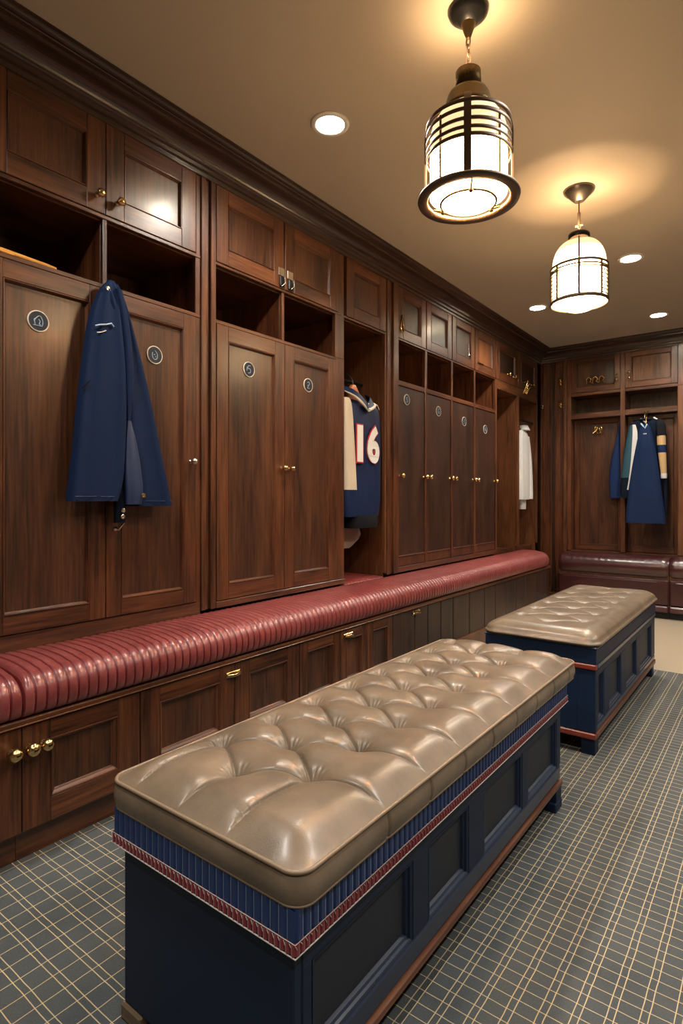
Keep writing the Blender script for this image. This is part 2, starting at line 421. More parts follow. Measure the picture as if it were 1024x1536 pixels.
# ---- unit A : nearest lockers
A = thing('locker_cabinet', 'dark walnut double locker nearest the camera, behind the hanging navy coat', 'locker', (XL, .36, Z0), 'walnut lockers on the left wall')
bA = [.36, .797, 1.237, 1.700]
carcass(A, LW, bA, D, Z0, ZS, ZU, ZT)
face(A, LW, [(.36, 1.70, Z0 + .12, .630, .0, 'y'), (1.228, 1.246, ZS, ZU - .012, -.002, 'z'), (.788, .806, ZS, ZU - .012, -.002, 'z'),
             (.36, 1.70, ZS - .016, ZS + .001, .0, 'y'), (.36, 1.70, ZU - .014, ZU + .001, .002, 'y'), (1.672, 1.70, .63, ZS - .016, -.001, 'z'), (1.672, 1.70, ZS, ZU - .014, -.001, 'z'), (1.676, 1.70, ZU, ZT, -.001, 'z')])
mk = [None, 'bird', 'oval']
for i in range(3):
    a, b = bA[i], min(bA[i + 1], 1.672)
    d = door(A, LW, a, b, .632, ZS - .017, -.020, .004, .066, bottom=.066)
    if mk[i]:
        uu, vv = ((.985, 1.728), (1.464, 1.702))[i - 1]
        badge(d, LW, uu, vv, .004 - .0131, mk[i])
    if i == 2: knob(d, LW, 1.642, 1.262, .004, NICK, .015)
    d = door(A, LW, a, b, ZU + .001, ZT, -.020, .006, .078, name='upper_door', mp=WPZ)
    if i: knob(d, LW, (1.200, 1.285)[i - 1], 2.262, .006, GOLD, .017)
# pilaster between A and B
m = MB(LW)
for a, b, w in ((1.700, 1.728, .008), (1.7295, 1.752, -.004), (1.7535, 1.784, .010)): m.box((a, .588, -.08), (b, ZT, w), WZ, .003)
tag(m.build('pilaster', None, (XL, 1.74, Z0)), 'narrow reeded walnut pilaster just right of the hanging navy coat', 'pilaster', 'walnut pilasters')

# ---- unit B
B = thing('locker_cabinet', 'warm walnut double locker with two metal catches, left of the number 16 jacket', 'locker', (XL, 1.784, Z0), 'walnut lockers on the left wall')
bB = [1.784, 2.249, 2.776]
carcass(B, LW, bB, D, Z0, ZS, ZU, ZT)
face(B, LW, [(1.784, 2.776, .588, .618, .012, 'y'), (2.240, 2.258, ZS, ZU - .012, -.002, 'z'), (1.784, 2.70, ZS - .016, ZS + .001, .004, 'y'),
             (1.784, 2.776, ZU - .012, ZU + .001, .004, 'y'), (2.692, 2.776, .618, ZS, .004, 'z'), (2.692, 2.776, ZS, ZU - .012, .003, 'z'), (2.715, 2.776, ZU, ZT, .002, 'z')])
for i in range(2):
    a, b = (1.786, 2.249)[i], (2.249, 2.692)[i]
    d = door(B, LW, a, b, .620, ZS - .017, -.020, .010, .072, mz=WZ)
    badge(d, LW, (2.000, 2.450)[i], (1.735, 1.727)[i], .010 - .0131, ('five', 'two')[i])
    knob(d, LW, (2.222, 2.280)[i], 1.256, .010, GOLD, .016)
    a, b = (1.786, 2.252)[i], (2.246, 2.713)[i]
    d = door(B, LW, a, b, ZU + .001, ZT, -.020, .008, .075, name='upper_door')
    u = (2.222, 2.290)[i]
    m = MB(LW); m.box((u - .022, 2.262, .007), (u + .022, 2.306, .013), NICK, .002)
    m.build('catch', d); m = MB(LW); m.box((u - .017, 2.205, .008), (u + .017, 2.2615, .020), BLACKM, .005)
    m.tube([(u + .012, 2.262, .02), (u + .010, 2.225, .03), (u - .006, 2.206, .022)], .003, NICK, 8)
    m.build('strap', d)

# ---- unit C : open niche with the number 16 jacket
Cc = thing('open_locker', 'tall open walnut locker niche holding the number 16 jacket', 'locker', (XL, 2.776, Z0), 'walnut lockers on the left wall')
carcass(Cc, LW, [2.776, 3.246], D, Z0, ZS, ZU, ZT, shelf=False, base=False, mz=WOR)
face(Cc, LW, [(2.776, 3.246, ZU - .012, ZU + .001, .002, 'y'), (3.228, 3.246, .60, ZU - .012, .002, 'z')], mz=WOR)
d = door(Cc, LW, 2.80, 3.238, ZU + .001, ZT, -.020, .006, .075, name='upper_door', mp=WPZ)
m = MB(LW); m.tube([(2.786, 1.872, -.19), (3.236, 1.872, -.19)], .011, BLACKM, 12); m.build('hanging_rail', Cc)
m = MB(LW); m.box((2.787, 1.925, -.2), (2.80 + .14, 1.945, -.175), GOLD, .004); m.build('hook_bar', Cc)
for q in (2.83, 2.87, 2.91):
    m = MB(); m.lathe([(.004, 0), (.012, .006), (.011, .016), (0, .022)], LW(q, 1.935, -.175), GOLD, 10, (1, 0, 0), jitter=.06); m.build('brass_hook', Cc)

m = MB(LW)
for a, b, w in ((3.247, 3.285, .008), (3.2865, 3.322, -.003), (3.3235, 3.384, .012)): m.box((a, .588, -.08), (b, ZT, w), WZ, .003)
tag(m.build('pilaster', None, (XL, 3.31, Z0)), 'walnut pilaster just right of the number 16 jacket', 'pilaster', 'walnut pilasters')

# ---- unit D : four tall lockers
Dd = thing('locker_cabinet', 'row of four slim dark walnut lockers beyond the number 16 jacket', 'locker', (XL, 3.384, Z0), 'walnut lockers on the left wall')
bD = [3.384, 3.785, 4.206, 4.635, 5.096]
carcass(Dd, LW, bD, D, Z0, ZS - .02, ZU, ZT)
fb = [(3.384, 5.096, .588, .626, .008, 'y'), (3.384, 5.096, ZU - .012, ZU + .001, .004, 'y'), (3.384, 5.096, ZS - .052, ZS - .019, .002, 'y')]
for u in bD: fb.append((max(u - .016, 3.384), min(u + .016, 5.096), .626, ZU - .012, .004, 'z'))
face(Dd, LW, fb)
for i in range(4):
    a, b = bD[i] + .017, bD[i + 1] - .017
    m = MB(LW); m.box((a, .628, -.02), (b, ZS - .056, -.003), WDR, .002); d = m.build('door', Dd)
    m = MB(LW); m.box((a + .004, .690, -.004), (b - .004, .702, .003), WZ, .003); m.box((a + .002, .630, -.004), (b - .002, .690, .0), WZ, .002); m.build('bead_moulding', d)
    badge(d, LW, bD[i] + (.13, .20, .23, .23)[i], (1.79, 1.765, 1.735, 1.71)[i], -.0035, ('hook', 'curl', 'zed', 'six')[i])
    knob(d, LW, a + .016, 1.255, -.003, GOLD, .018); knob(d, LW, b - .014, 1.255, -.003, GOLD, .018)
    d = door(Dd, LW, bD[i] + .004, bD[i + 1] - .004, ZU + .001, ZT, -.020, .006, .07, name='upper_door', mp=WEB if i < 3 else WOR)  # last panel's orange tone paints in the downlight scallop
    m = MB(LW)
    if i == 0: m.tube([(a + .03, 2.36, .012), (a + .012, 2.262, .012), (a + .03, 2.246, .012), (a + .055, 2.262, .012)], .006, GOLD, 8, closed=True); m.build('handle', d)
    elif i == 3: m.box((a + .02, 2.262, .0), (a + .15, 2.278, .013), GOLD, .004); m.build('handle', d)
    elif i == 2: m.tube([(b - .12, 2.39, .010), (b - .12, 2.29, .014), (b - .15, 2.285, .012)], .005, NICK, 8); m.build('handle', d)

# ---- unit E : two open niches by the corner
Ee = thing('open_locker', 'pair of open walnut niches by the far left corner, one holding a white shirt', 'locker', (XL, 5.097, 0), 'walnut lockers on the left wall')
bE = [5.097, 5.665, 6.235]
carcass(Ee, LW, bE, D, Z0, ZS, ZU - .07, ZT, shelf=False, base=False, mz=WOR, thin=.015)
face(Ee, LW, [(5.097, 6.235, ZU - .085, ZU + .001, .003, 'y'), (5.645, 5.69, .62, ZU - .08, .004, 'z'), (6.215, 6.235, .62, ZU - .08, .004, 'z'), (5.097, 5.125, .60, ZU - .08, .002, 'z')], mz=WOR)
m = MB(LW); m.box((5.735, 0, -D), (6.235, Z0, -.01), WZ, .002); m.box((5.12, Z0, -D + .02), (5.64, .60, -.05), WY, .002); m.box((5.70, Z0, -D + .02), (6.21, .60, -.05), WY, .002); m.build('base', Ee)
for i in range(2):
    d = door(Ee, LW, (5.101, 5.669)[i], (5.661, 6.230)[i], ZU + .001, ZT, -.020, .005, .075, name='upper_door', mp=WEB)
    for q in ((.42, .27), (.17, .36))[i]:
        knob(d, LW, (5.101, 5.669)[i] + q, 2.285, .005, GOLD, .016)
m = MB(LW); m.tube([(5.69, 1.905, -.045), (6.22, 1.905, -.045)], .011, BLACKM, 12); m.build('hanging_rail', Ee)
m = MB(LW); m.box((5.785, 2.155, .004), (5.895, 2.185, .012), GOLD, .004)
for q, h in ((5.80, .05), (5.835, .10), (5.865, .085), (5.885, .05)): m.tube([(q, 2.17, .01), (q, 2.17 + h, .03), (q + .01, 2.17 + h + .012, .045)], [.008, .010, .009], GOLD, 8)
m.build('coat_hook', Ee)

# ---- corner panelling with small hooks
K = thing('corner_panel', 'dark walnut corner panel with small brass hooks between the two locker rows', 'panel', (-1.95, YB, 0))
m = MB(BW)
m.box((-2.10, 0, -.10), (-1.812, 2.57, -.03), WEB, 0)
m.box((-2.092, 0, -.05), (-2.07, 2.57, .0), WZ, .003); m.box((-2.068, 0, -.05), (-1.985, 2.57, -.008), WZ, .004); m.box((-1.983, 0, -.05), (-1.972, 2.57, .003), WZ, .003)
m.box((-1.938, 0, -.05), (-1.930, 2.57, .002), WZ, .002); m.box((-1.930, 0, -.05), (-1.846, 2.57, -.006), WZ, .003); m.box((-1.846, 0, -.05), (-1.812, 2.57, .022), WOR, .006)
m.box((-2.09, 0, -.05), (-1.815, .09, .012), WX, .004)
m.build('boards', K)
def wall_hook(parent, T, u, v, w, mat=GOLD, s=1):
    m = MB(T)
    m.box((u - .012 * s, v - .024 * s, w), (u + .012 * s, v + .024 * s, w + .005), mat, .003)
    m.tube([(u, v + .01 * s, w + .004), (u, v + .006 * s, w + .03 * s), (u, v + .02 * s, w + .045 * s)], [.006, .007, .010], mat, 8)
    m.tube([(u, v - .012 * s, w + .004), (u, v - .024 * s, w + .022 * s), (u, v - .012 * s, w + .034 * s)], [.006, .006, .008], mat, 8)
    return m.build('hook', parent)
wall_hook(K, BW, -1.88, 2.335, -.006, GOLD, 1.3); wall_hook(K, BW, -1.876, 2.09, -.006, GOLD, 1.2); wall_hook(K, BW, -2.07, 2.09, .0, NICK, .9)

# ---- unit F : far wall lockers
Fx = [-1.79, -1.268, -.765, -.26, .245]
F = thing('locker_cabinet', 'dark walnut far wall locker bays with gold scroll hooks behind the jackets', 'locker', (-1.0, YB, 0))
m = MB(BW); DB = .30
m.box((Fx[0], 0, -DB), (Fx[-1], ZT, -DB + .012), WPZ, 0)
for i, u in enumerate(Fx):
    m.box((u - .018, 0, -DB + .012), (u + .018, ZT, -.004), WZ, .002)
for i in range(4):
    a, b = Fx[i] + .018, Fx[i + 1] - .018
    m.box((a, ZU - .03, -DB + .012), (b, ZU, -.004), WX, .002); m.box((a, 1.93, -DB + .012), (b, 1.985, -.002), WX, .003)
    m.box((a, ZT - .02, -DB + .012), (b, ZT, -.01), WX, 0)
    m.box((a, .43, -DB + .012), (b, .552, -.004), WX, .002)
m.build('carcass', F)
m = MB(BW)
for u in Fx: m.box((u - .022, .55, -.006), (u + .022, 2.565, .006), WZ, .003)
m.box((-.787, .55, .004), (-.735, 2.17, .035), WOR, .006); m.box((-.787, 2.17, .004), (-.735, 2.565, .02), WZ, .004)
m.build('face_frame', F)
for i in range(4):
    a, b = Fx[i] + .022, Fx[i + 1] - .022
    d = door(F, BW, a, b, .553, 1.929, -.135, -.115, .045, mh=WX, name='door', mp=WPZ, bottom=.055)
    if i == 0:
        g = MB(BW)
        for s in (-1, 1):
            g.tube([(-1.52 + s * .01, 1.78, -.11), (-1.52 + s * .035, 1.81, -.09), (-1.52 + s * .03, 1.845, -.085), (-1.52 + s * .008, 1.835, -.09), (-1.52 + s * .018, 1.80, -.08), (-1.52 + s * .05, 1.775, -.07)], .0075, GOLD, 8)
        g.box((-1.565, 1.770, -.122), (-1.475, 1.785, -.11), GOLD, .004); g.build('scroll_hook', d)
    d = door(F, BW, a, b, ZU + .001, ZT, -.020, .002, .055, mh=WX, name='upper_door', mp=WOR if i == 1 else WPZ)  # warm highlight painted into one panel as lighter, oranger wood
    if i == 0:
        g = MB(BW)
        for q in range(3):
            c = -1.585 + q * .062
            g.tube([(c - .03, 2.285, .0), (c - .025, 2.335, .014), (c, 2.35, .018), (c + .022, 2.325, .016), (c + .004, 2.295, .014), (c - .012, 2.315, .012), (c + .03, 2.285, .008)], .0065, GOLD, 8)
        g.build('scroll_handle', d); knob(d, BW, -1.32, 2.29, .002, GOLD, .018); knob(d, BW, -1.32, 2.345, .002, GOLD, .008)
    if i == 1: knob(d, BW, -1.205, 2.345, .002, GOLD, .017); knob(d, BW, -1.205, 2.29, .002, GOLD, .015)

# ------------------------------------------------------------------ left bench
XF = -1.800
def BN(u, v, w): return (XF + w, u, v)
BD = .76
def bench_cab(u0, u1, label):
    t = thing('bench_cabinet', label, 'cabinet', (XF, (u0 + u1) / 2, 0), 'walnut cabinets under the red bench')
    m = MB(BN)
    m.box((u0, .10, -BD), (u1, .419, -.022), WY, 0); m.build('carcass', t)
    m = MB(BN); m.box((u0, 0, -BD), (u1, .0995, -.045), WY, .001); m.build('plinth', t)
    return t
t = bench_cab(.36, .797, 'walnut bench cabinet at the left edge of the photo, left of the triple brass knobs')
d = door(t, BN, .36, .797, .10, .418, -.021, .0, .068, mh=WY, recess=.016, bead=.018); knob(d, BN, .765, .352, .0, GOLD, .02)
t = bench_cab(.7975, 1.196, 'walnut single door bench cabinet right of the triple brass knobs')
d = door(t, BN, .797, 1.196, .10, .418, -.021, .0, .085, mh=WY, recess=.016, bead=.018, rail=.06, bottom=.075); knob(d, BN, .815, .352, .0, GOLD, .021); knob(d, BN, .858, .352, .0, GOLD, .019)
t = bench_cab(1.1965, 2.042, 'long walnut double bench cabinet with one brass pull, beside the near ottoman')
d = door(t, BN, 1.197, 1.640, .10, .418, -.021, .0, .08, mh=WY, recess=.016, bead=.018, rail=.06); pull(d, BN, 1.628, .375, .0)
door(t, BN, 1.640, 2.042, .10, .418, -.021, .0, .08, mh=WY, recess=.016, bead=.018, rail=.06)
t = bench_cab(2.0425, 2.602, 'walnut bench cabinet with the middle of the three brass pulls')
d = door(t, BN, 2.043, 2.36, .10, .418, -.021, .0, .06, mh=WY, recess=.014, bead=.014, rail=.05)
d = door(t, BN, 2.36, 2.602, .10, .418, -.021, .0, .05, mh=WY, recess=.014, bead=.014, rail=.05); pull(d, BN, 2.425, .385, .0)
t = bench_cab(2.6025, 3.28, 'dark walnut bench cabinet with the farthest brass pull')
d = door(t, BN, 2.603, 2.86, .10, .418, -.021, .0, .055, mh=WY, recess=.012, bead=.012, rail=.05, mp=WEB)
m = MB(BN); m.box((2.862, .10, -.021), (3.115, .418, -.001), WEB, .004); m.build('door', t)
m = MB(BN); m.box((3.119, .10, -.021), (3.279, .418, -.001), WEB, .004); d = m.build('door', t); pull(d, BN, 3.13, .392, -.001, .095)
t = bench_cab(3.2805, 5.70, 'dark boarded bench base at the far end of the red bench')
js = [3.2805, 3.46, 3.64, 3.90, 4.17, 4.38, 4.60, 4.82, 5.06, 5.30, 5.50, 5.70]
for a, b in zip(js, js[1:]):
    m = MB(BN); m.box((a + .002, .10, -.021), (b - .002, .418, -.001), WEB, .005); m.build('board', t)
m = MB(BN); m.box((3.2805, .0, -.045), (5.70, .115, .012), WOR, .006); m.build('skirting_board', t)
m = MB(BN); m.box((.30, .4195, -BD), (5.735, .4405, .005), WY, .004); m.box((.30, .4205, .004), (5.735, .4255, .009), WY, .0015)
tag(m.build('walnut_ledge', None, (XF, 3, .4195)), 'long dark walnut bench top board under the red ribbed cushions', 'ledge')

# red ribbed cushions
def rib_profile():
    P = [(-2.0905, .446), (-2.0905, .570), (-2.075, .581), (-2.03, .585), (-1.98, .586), (-1.93, .585), (-1.885, .582), (-1.85, .576)]
    cx, cz, rx, rz = -1.85, .506, .077, .070
    for k in range(1, 11):
        a = PI / 2 * (1 - k / 10); P.append((cx + rx * math.cos(a), cz + rz * math.sin(a)))
    P += [(-1.7735, .488), (-1.777, .470), (-1.785, .456), (-1.797, .447), (-1.82, .4425)]
    return P
RP = rib_profile()
def rn(i):
    a = RP[max(i - 1, 0)]; b = RP[min(i + 1, len(RP) - 1)]
    dx, dz = b[0] - a[0], b[1] - a[1]; l = math.hypot(dx, dz); return (-dz / l, dx / l)
def ribbed(y0, y1, label, p=.0333, ph=0, end=False):
    m = MB(); ys = []
    S = [0, .10, .15, .25, .37, .5, .63, .75, .85, .90]
    n = int(round((y1 - y0) / p)); pp = (y1 - y0) / n
    for k in range(n):
        for s in S: ys.append((y0 + (k + s) * pp, s))
    ys.append((y1, 0))
    rows = []
    for y, s in ys:
        dep = -.0058 * (1 - min(1, math.sin(PI * s) * 1.15) ** .45) if 0 < s < 1 else -.0075
        sh = 0
        if end:
            e = y1 - y
            if e < .13: sh = 1 - math.sqrt(max(0, 1 - ((.13 - e) / .13) ** 2))
        e0 = min(y - y0, y1 - y)
        lo = (1 - min(1, e0 / .02)) ** 2 * .03
        row = []
        for i, (x, z) in enumerate(RP):
            nx, nz = rn(i); d = dep if 1 < i < len(RP) - 3 else dep * .3
            X = x + nx * d; Zz = z + nz * d
            X = X - sh * .13 * ((X + 2.0905) / .31)
            Zz = .4425 + (Zz - .4425) * (1 - lo * 4) if i > 0 else Zz
            row.append((X, y, max(Zz, .4425)))
        rows.append(row)
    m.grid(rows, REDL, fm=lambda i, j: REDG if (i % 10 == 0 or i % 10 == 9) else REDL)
    m.cap(rows[0], REDL); m.cap(rows[-1], REDL)
    return tag(m.build('bench_cushion', None, (-1.93, y0, .4425)), label, 'cushion', 'red ribbed bench cushions')
def ribbed_pad(y0, y1, p=.0333):
    m = MB(); S = [0, .10, .15, .25, .37, .5, .63, .75, .85, .90]; n = int(round((y1 - y0) / p)); pp = (y1 - y0) / n
    ys = [(y0 + (k + q) * pp, q) for k in range(n) for q in S] + [(y1, 0)]; rows = []
    for y, q in ys:
        dep = -.005 * (1 - min(1, math.sin(PI * q) * 1.15) ** .45) if q > 0 else -.0065
        rows.append([(-2.0915, y, .4425), (-2.0915, y, .572 + dep), (-2.11, y, .581 + dep), (-2.2, y, .584 + dep), (-2.4, y, .584 + dep), (-2.54, y, .575 + dep), (-2.545, y, .4425)])
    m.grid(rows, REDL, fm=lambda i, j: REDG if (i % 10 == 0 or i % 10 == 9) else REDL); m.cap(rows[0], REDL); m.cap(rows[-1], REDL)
    return tag(m.build('bench_cushion', None, (-2.3, y0, .4425)), 'short red ribbed pad inside the niche below the number 16 jacket', 'cushion', 'red ribbed bench cushions')
ribbed(.32, .789, 'short red ribbed leather cushion end at the left edge of the photo')
ribbed(.7925, 5.725, 'long red ribbed leather bench cushion running along the left lockers', end=True)
ribbed_pad(2.79, 3.226)

# ------------------------------------------------------------------ far bench (burgundy leather)
def far_bench(x0, x1, label):
    t = thing('leather_bench', label, 'bench', ((x0 + x1) / 2, 5.95, 0), 'burgundy benches on the far wall')
    T = lambda u, v, w: (u, 5.95 - w, v)
    m = MB(T); m.box((x0, .065, -.372), (x1, .40, -.02), WPZ, 0); m.build('frame', t)
    P = [(-.374, .40), (-.374, .535), (-.33, .550), (-.2, .556), (-.1, .553)]
    for k in range(0, 11):
        a = PI / 2 - PI * k / 10 * .92; P.append((-.095 + .105 * math.cos(a), .447 + .106 * math.sin(a)))
    P += [(-.03, .345), (-.1, .40)]
    n = 46; rows = []
    for i in range(n + 1):
        u = x0 + (x1 - x0) * i / n; e = min(u - x0, x1 - u); k = 1 - .10 * max(0, 1 - e / .03) ** 2
        wr = .0035 * math.sin(i * 2.9) * math.sin(i * .83 + 1)
        rows.append([(u, .45 + (z - .45) * k + (wr if 3 < j < 10 else 0), -.15 + (w + .15) * k) for j, (w, z) in enumerate(P)])
    m = MB(T); m.grid(rows, BURG); m.cap(rows[0], BURG); m.cap(rows[-1], BURG); m.build('seat_roll', t)
    m = MB(T); m.box((x0 + .002, .12, -.03), (x1 - .002, .352, -.006), BURG, .010)
    m.box((x0 + .05, .325, -.008), (x1 - .09, .333, -.002), BURGL, .003); m.box((x1 - .075, .125, -.008), (x1 - .066, .335, -.002), BURGL, .003)
    m.build('front_panel', t)
    m = MB(T); m.box((x0, .062, -.372), (x1, .118, .022), BURGL, .012); m.build('ledge', t)
    m = MB(T); m.box((x0, 0, -.372), (x1, .0615, -.03), BLACK, 0); m.build('plinth', t)
    return t
far_bench(-1.788, -.812, 'burgundy leather bench on the far wall under the blue coat')
far_bench(-.808, .24, 'burgundy leather bench section cut off by the right edge of the photo')

# ------------------------------------------------------------------ ottomans
def tuft_cushion(parent, cx, cy, hx, hy, zb, zp, dome, btn, amp, deep, fold, R=.05, bulge=.012, name='cushion', pleat=True, nx=130, ny=330):
    """deep buttoned cushion; btn = rows of (x, y) button points"""
    segs = []
    B_ = [Vector((x, y)) for c in btn for (x, y) in c]
    for ci in range(len(btn) - 1):
        for p in btn[ci]:
            for q in btn[ci + 1]:
                if abs(p[1] - q[1]) < .125: segs.append((Vector(p), Vector(q)))
    if pleat:
        for p in btn[-1]: segs.append((Vector(p), Vector((cx + hx, p[1] + .012))))
        for p in btn[0]: segs.append((Vector(p), Vector((cx - hx, p[1] - .012))))
        for c in btn:
            for p, s in ((min(c, key=lambda q: q[1]), -1), (max(c, key=lambda q: q[1]), 1)):
                e = cy + s * hy
                if abs(p[1] - e) < .28: segs.append((Vector(p), Vector((p[0], e))))
    def mp(s, t):
        x, y = s * hx, t * hy
        ax, ay = abs(x) - (hx - R), abs(y) - (hy - R)
        if ax > 0 and ay > 0:
            a, b = ax / R, ay / R
            x = math.copysign(hx - R + R * a * math.sqrt(1 - b * b / 2), x); y = math.copysign(hy - R + R * b * math.sqrt(1 - a * a / 2), y)
        return x, y
    PT = np.array([mp(-1 + 2 * i / nx, -1 + 2 * j / ny) for j in range(ny + 1) for i in range(nx + 1)]) + np.array([cx, cy])
    ds = np.full(len(PT), .5); rb = np.full(len(PT), .5); side = np.zeros(len(PT))
    for a, b in segs:
        A_, AB = np.array(a), np.array(b - a); t = np.clip(((PT - A_) @ AB) / (AB @ AB), 0, 1); v = PT - A_ - t[:, None] * AB
        q = np.linalg.norm(v, axis=1); c = np.where(v[:, 1] < 0, 1.0, 0.0); near = q < ds
        side = np.where(near, c, side); ds = np.minimum(ds, q)
    for b in B_: rb = np.minimum(rb, np.linalg.norm(PT - np.array(b), axis=1))
    nb = np.full(len(PT), 9.); ang = np.zeros(len(PT))
    for b in B_:
        v = PT - np.array(b); q = np.linalg.norm(v, axis=1); ang = np.where(q < nb, np.arctan2(v[:, 1], v[:, 0]), ang); nb = np.minimum(nb, q)
    HT = (amp * (1 - np.exp(-(ds / .014))) - deep * np.exp(-(rb / .026)) - fold * np.exp(-(ds / .0028) ** 2) + side * fold * .5 * np.exp(-ds / .007) * (1 - np.exp(-(rb / .02)))
          + deep * .03 * np.cos(14 * ang) * np.exp(-((rb - .018) / .014) ** 2))
    HT = HT.reshape(ny + 1, nx + 1)
    rows = []
    for j in range(ny + 1):
        row = []
        for i in range(nx + 1):
            s, t = -1 + 2 * i / nx, -1 + 2 * j / ny
            x, y = mp(s, t); e = min(hx - abs(s) * hx, hy - abs(t) * hy)
            ex_, ey_ = hx - abs(s) * hx, hy - abs(t) * hy
            q = (lambda e: 1 - (1 - min(e / .13, 1)) ** 3) if pleat else (lambda e: math.sqrt(max(0, 1 - (1 - min(e / .08, 1)) ** 2)))
            d = dome * q(ex_) * q(ey_)
            S3 = lambda e: (lambda t: t * t * (3 - 2 * t))(min(1, e / .07))
            ff = S3(ex_) * S3(ey_)
            row.append((cx + x, cy + y, zp + d + float(HT[j][i]) * ff))
        rows.append(row)
    m = MB(); m.grid(rows, TAUPE)
    loop = rows[0][:-1] + [r[-1] for r in rows[:-1]] + rows[-1][:0:-1] + [r[0] for r in rows[:0:-1]]
    wall = []
    for k in range(9):
        q = k / 8; off = bulge * math.sin(PI * q)
        zz = zp + (zb - zp) * q; ring = []
        for (x, y, z) in loop:
            dx, dy = x - cx, y - cy
            nx_ = (dx - max(-hx + R, min(hx - R, dx))); ny_ = (dy - max(-hy + R, min(hy - R, dy))); l = math.hypot(nx_, ny_) or 1
            # faint pleat seams run on down the side
            sd = 1.0
            if pleat:
                for a, b in segs[-60:]:
                    if abs(abs(b.x - cx) - hx) < 1e-6 and abs(dy) < hy - R and (b.x - cx) * dx > 0: sd = min(sd, abs(y - b.y))
            o_ = off - (.004 * math.exp(-(sd / .004) ** 2) if k > 0 else 0)
            ring.append((x + nx_ / l * o_, y + ny_ / l * o_, zz if k else z))
        wall.append(ring)
    m.grid(wall, TAUPE, cu=True); m.cap(wall[-1], TAUPE)
    o = m.build(name, parent, weld=True)
    pp = [(x + (x - cx) * .004, y + (y - cy) * .002, zp + .001) for (x, y, z) in loop[::3]]
    if pleat:
        p = MB(); p.tube([(x, y, zb + .002) for (x, y, z) in wall[-1][::3]], .0026, TAUPEP, 8, closed=True); p.tube(pp, .0038, TAUPEP, 8, closed=True); p.build('piping', o)
    return o
def side_panels(parent, x, pans, z0, z1, y0, y1, sgn=1, frame=NAVY, mp=CHAR, depth=.016, rail=.05, botr=.055):
    """framed long side of an ottoman; x = outer face"""
    T = lambda u, v, w: (x + sgn * w, u, v)
    m = MB(T)
    m.box((y0, z0, -.03), (y1, z0 + botr, 0), NAVYL, .008); m.box((y0, z1 - rail, -.03), (y1, z1, 0), frame, .003)
    ed = [y0] + [q for p in pans for q in p] + [y1]
    for k in range(0, len(ed), 2): m.box((ed[k], z0 + botr - .004, -.03), (ed[k + 1], z1 - rail + .004, -.0005), frame, .004)
    fr = m.build('side_frame', parent)
    for a, b in pans:
        m = MB(T); m.box((a, z0 + botr - .002, -.032), (b, z1 - rail + .002, -depth), mp, .0005)
        rows = []
        for d, w in ((0, -.002), (.006, -.003), (.008, -.008), (.014, -.010), (.017, -depth)):
            rows.append([(a + d, z0 + botr + d, w), (b - d, z0 + botr + d, w), (b - d, z1 - rail - d, w), (a + d, z1 - rail - d, w)])
        m.grid(rows, frame, cu=True, smooth=False, fm=lambda i, j: NAVYL if j == 0 else frame); m.build('side_panel', parent)
def rect_loop(x0, x1, y0, y1, step):
    P = []
    def run(a, b):
        L = math.hypot(b[0] - a[0], b[1] - a[1]); n = max(1, round(L / step))
        for k in range(n): P.append((a[0] + (b[0] - a[0]) * k / n, a[1] + (b[1] - a[1]) * k / n))
    run((x0, y0), (x1, y0)); run((x1, y0), (x1, y1)); run((x1, y1), (x0, y1)); run((x0, y1), (x0, y0))
    return P
OX0, OX1, OY0, OY1 = -1.125, -.612, .684, 2.135
O1 = thing('tufted_ottoman', 'near long ottoman with deep buttoned taupe leather top and blue pleated trim', 'ottoman', (-.87, 1.41, 0), 'navy and taupe ottomans')
bx0, bx1, by0, by1 = OX0 + .016, OX1 - .016, OY0 + .014, OY1 - .016
m = MB(); m.box((bx0 + .004, by0 + .02, .034), (bx1 - .034, by1, .372), NAVY, .001); m.box((bx0, by0, .034), (bx1, by0 + .0205, .372), NAVY, .003); m.build('body', O1)
side_panels(O1, bx1, [(.748, 1.078), (1.152, 1.356), (1.455, 1.735), (1.79, 2.075)], .098, .372, by0 + .021, by1)
m = MB(); m.box((bx1 - .03, by0 + .01, .078), (bx1 + .006, by1 + .004, .097), STRIP, .003); m.build('base_strip', O1)
m = MB(); m.box((bx0 + .03, by0 + .05, .0), (bx1 - .05, by1 - .03, .034), BLACK, 0); m.build('plinth', O1)
for (fx, fy, mt) in ((bx0 - .006, by0 - .006, FOOT), (bx1 - .064, by0 - .006, NAVY), (bx0 - .006, by1 - .064, NAVY), (bx1 - .066, by1 - .066, NAVY)):
    m = MB(); top = .0335 if mt is FOOT or fy < 1 else .077
    m.box((fx, fy, 0), (fx + .07, fy + .07, .0335), mt, .004)
    if top > .05: m.box((fx + .01, fy + .01, .0335), (fx + .068, fy + .068, .0775), mt, .002)
    m.build('foot', O1)
# pleated blue band
m = MB(); P = []; st = .0193
lp = rect_loop(OX0, OX1, OY0, OY1, st); n = len(lp); rows0, rows1 = [], []
for k in range(n):
    a = Vector(lp[k]); b = Vector(lp[(k + 1) % n]); t = (b - a); L = t.length; t.normalize(); nn = Vector((t.y, -t.x))
    for s, o_ in ((.0, -.0012), (.10, -.0012), (.14, -.002), (.32, .002), (.76, .002), (.96, -.002)):
        q = a + t * L * s + nn * o_; rows0.append((q.x, q.y))
zz = [.4455, .442, .42, .398, .393]
rows = [[(x, y, z) for x, y in rows0] for z in zz]
m.grid(rows, PLBLUE, cu=True, smooth=False, fm=lambda i, j: PLLINE if j % 6 == 0 else PLBLUE)
m.cap(rows[0], PLBLUE); m.cap(rows[-1], PLBLUE); o = m.build('pleated_band', O1)
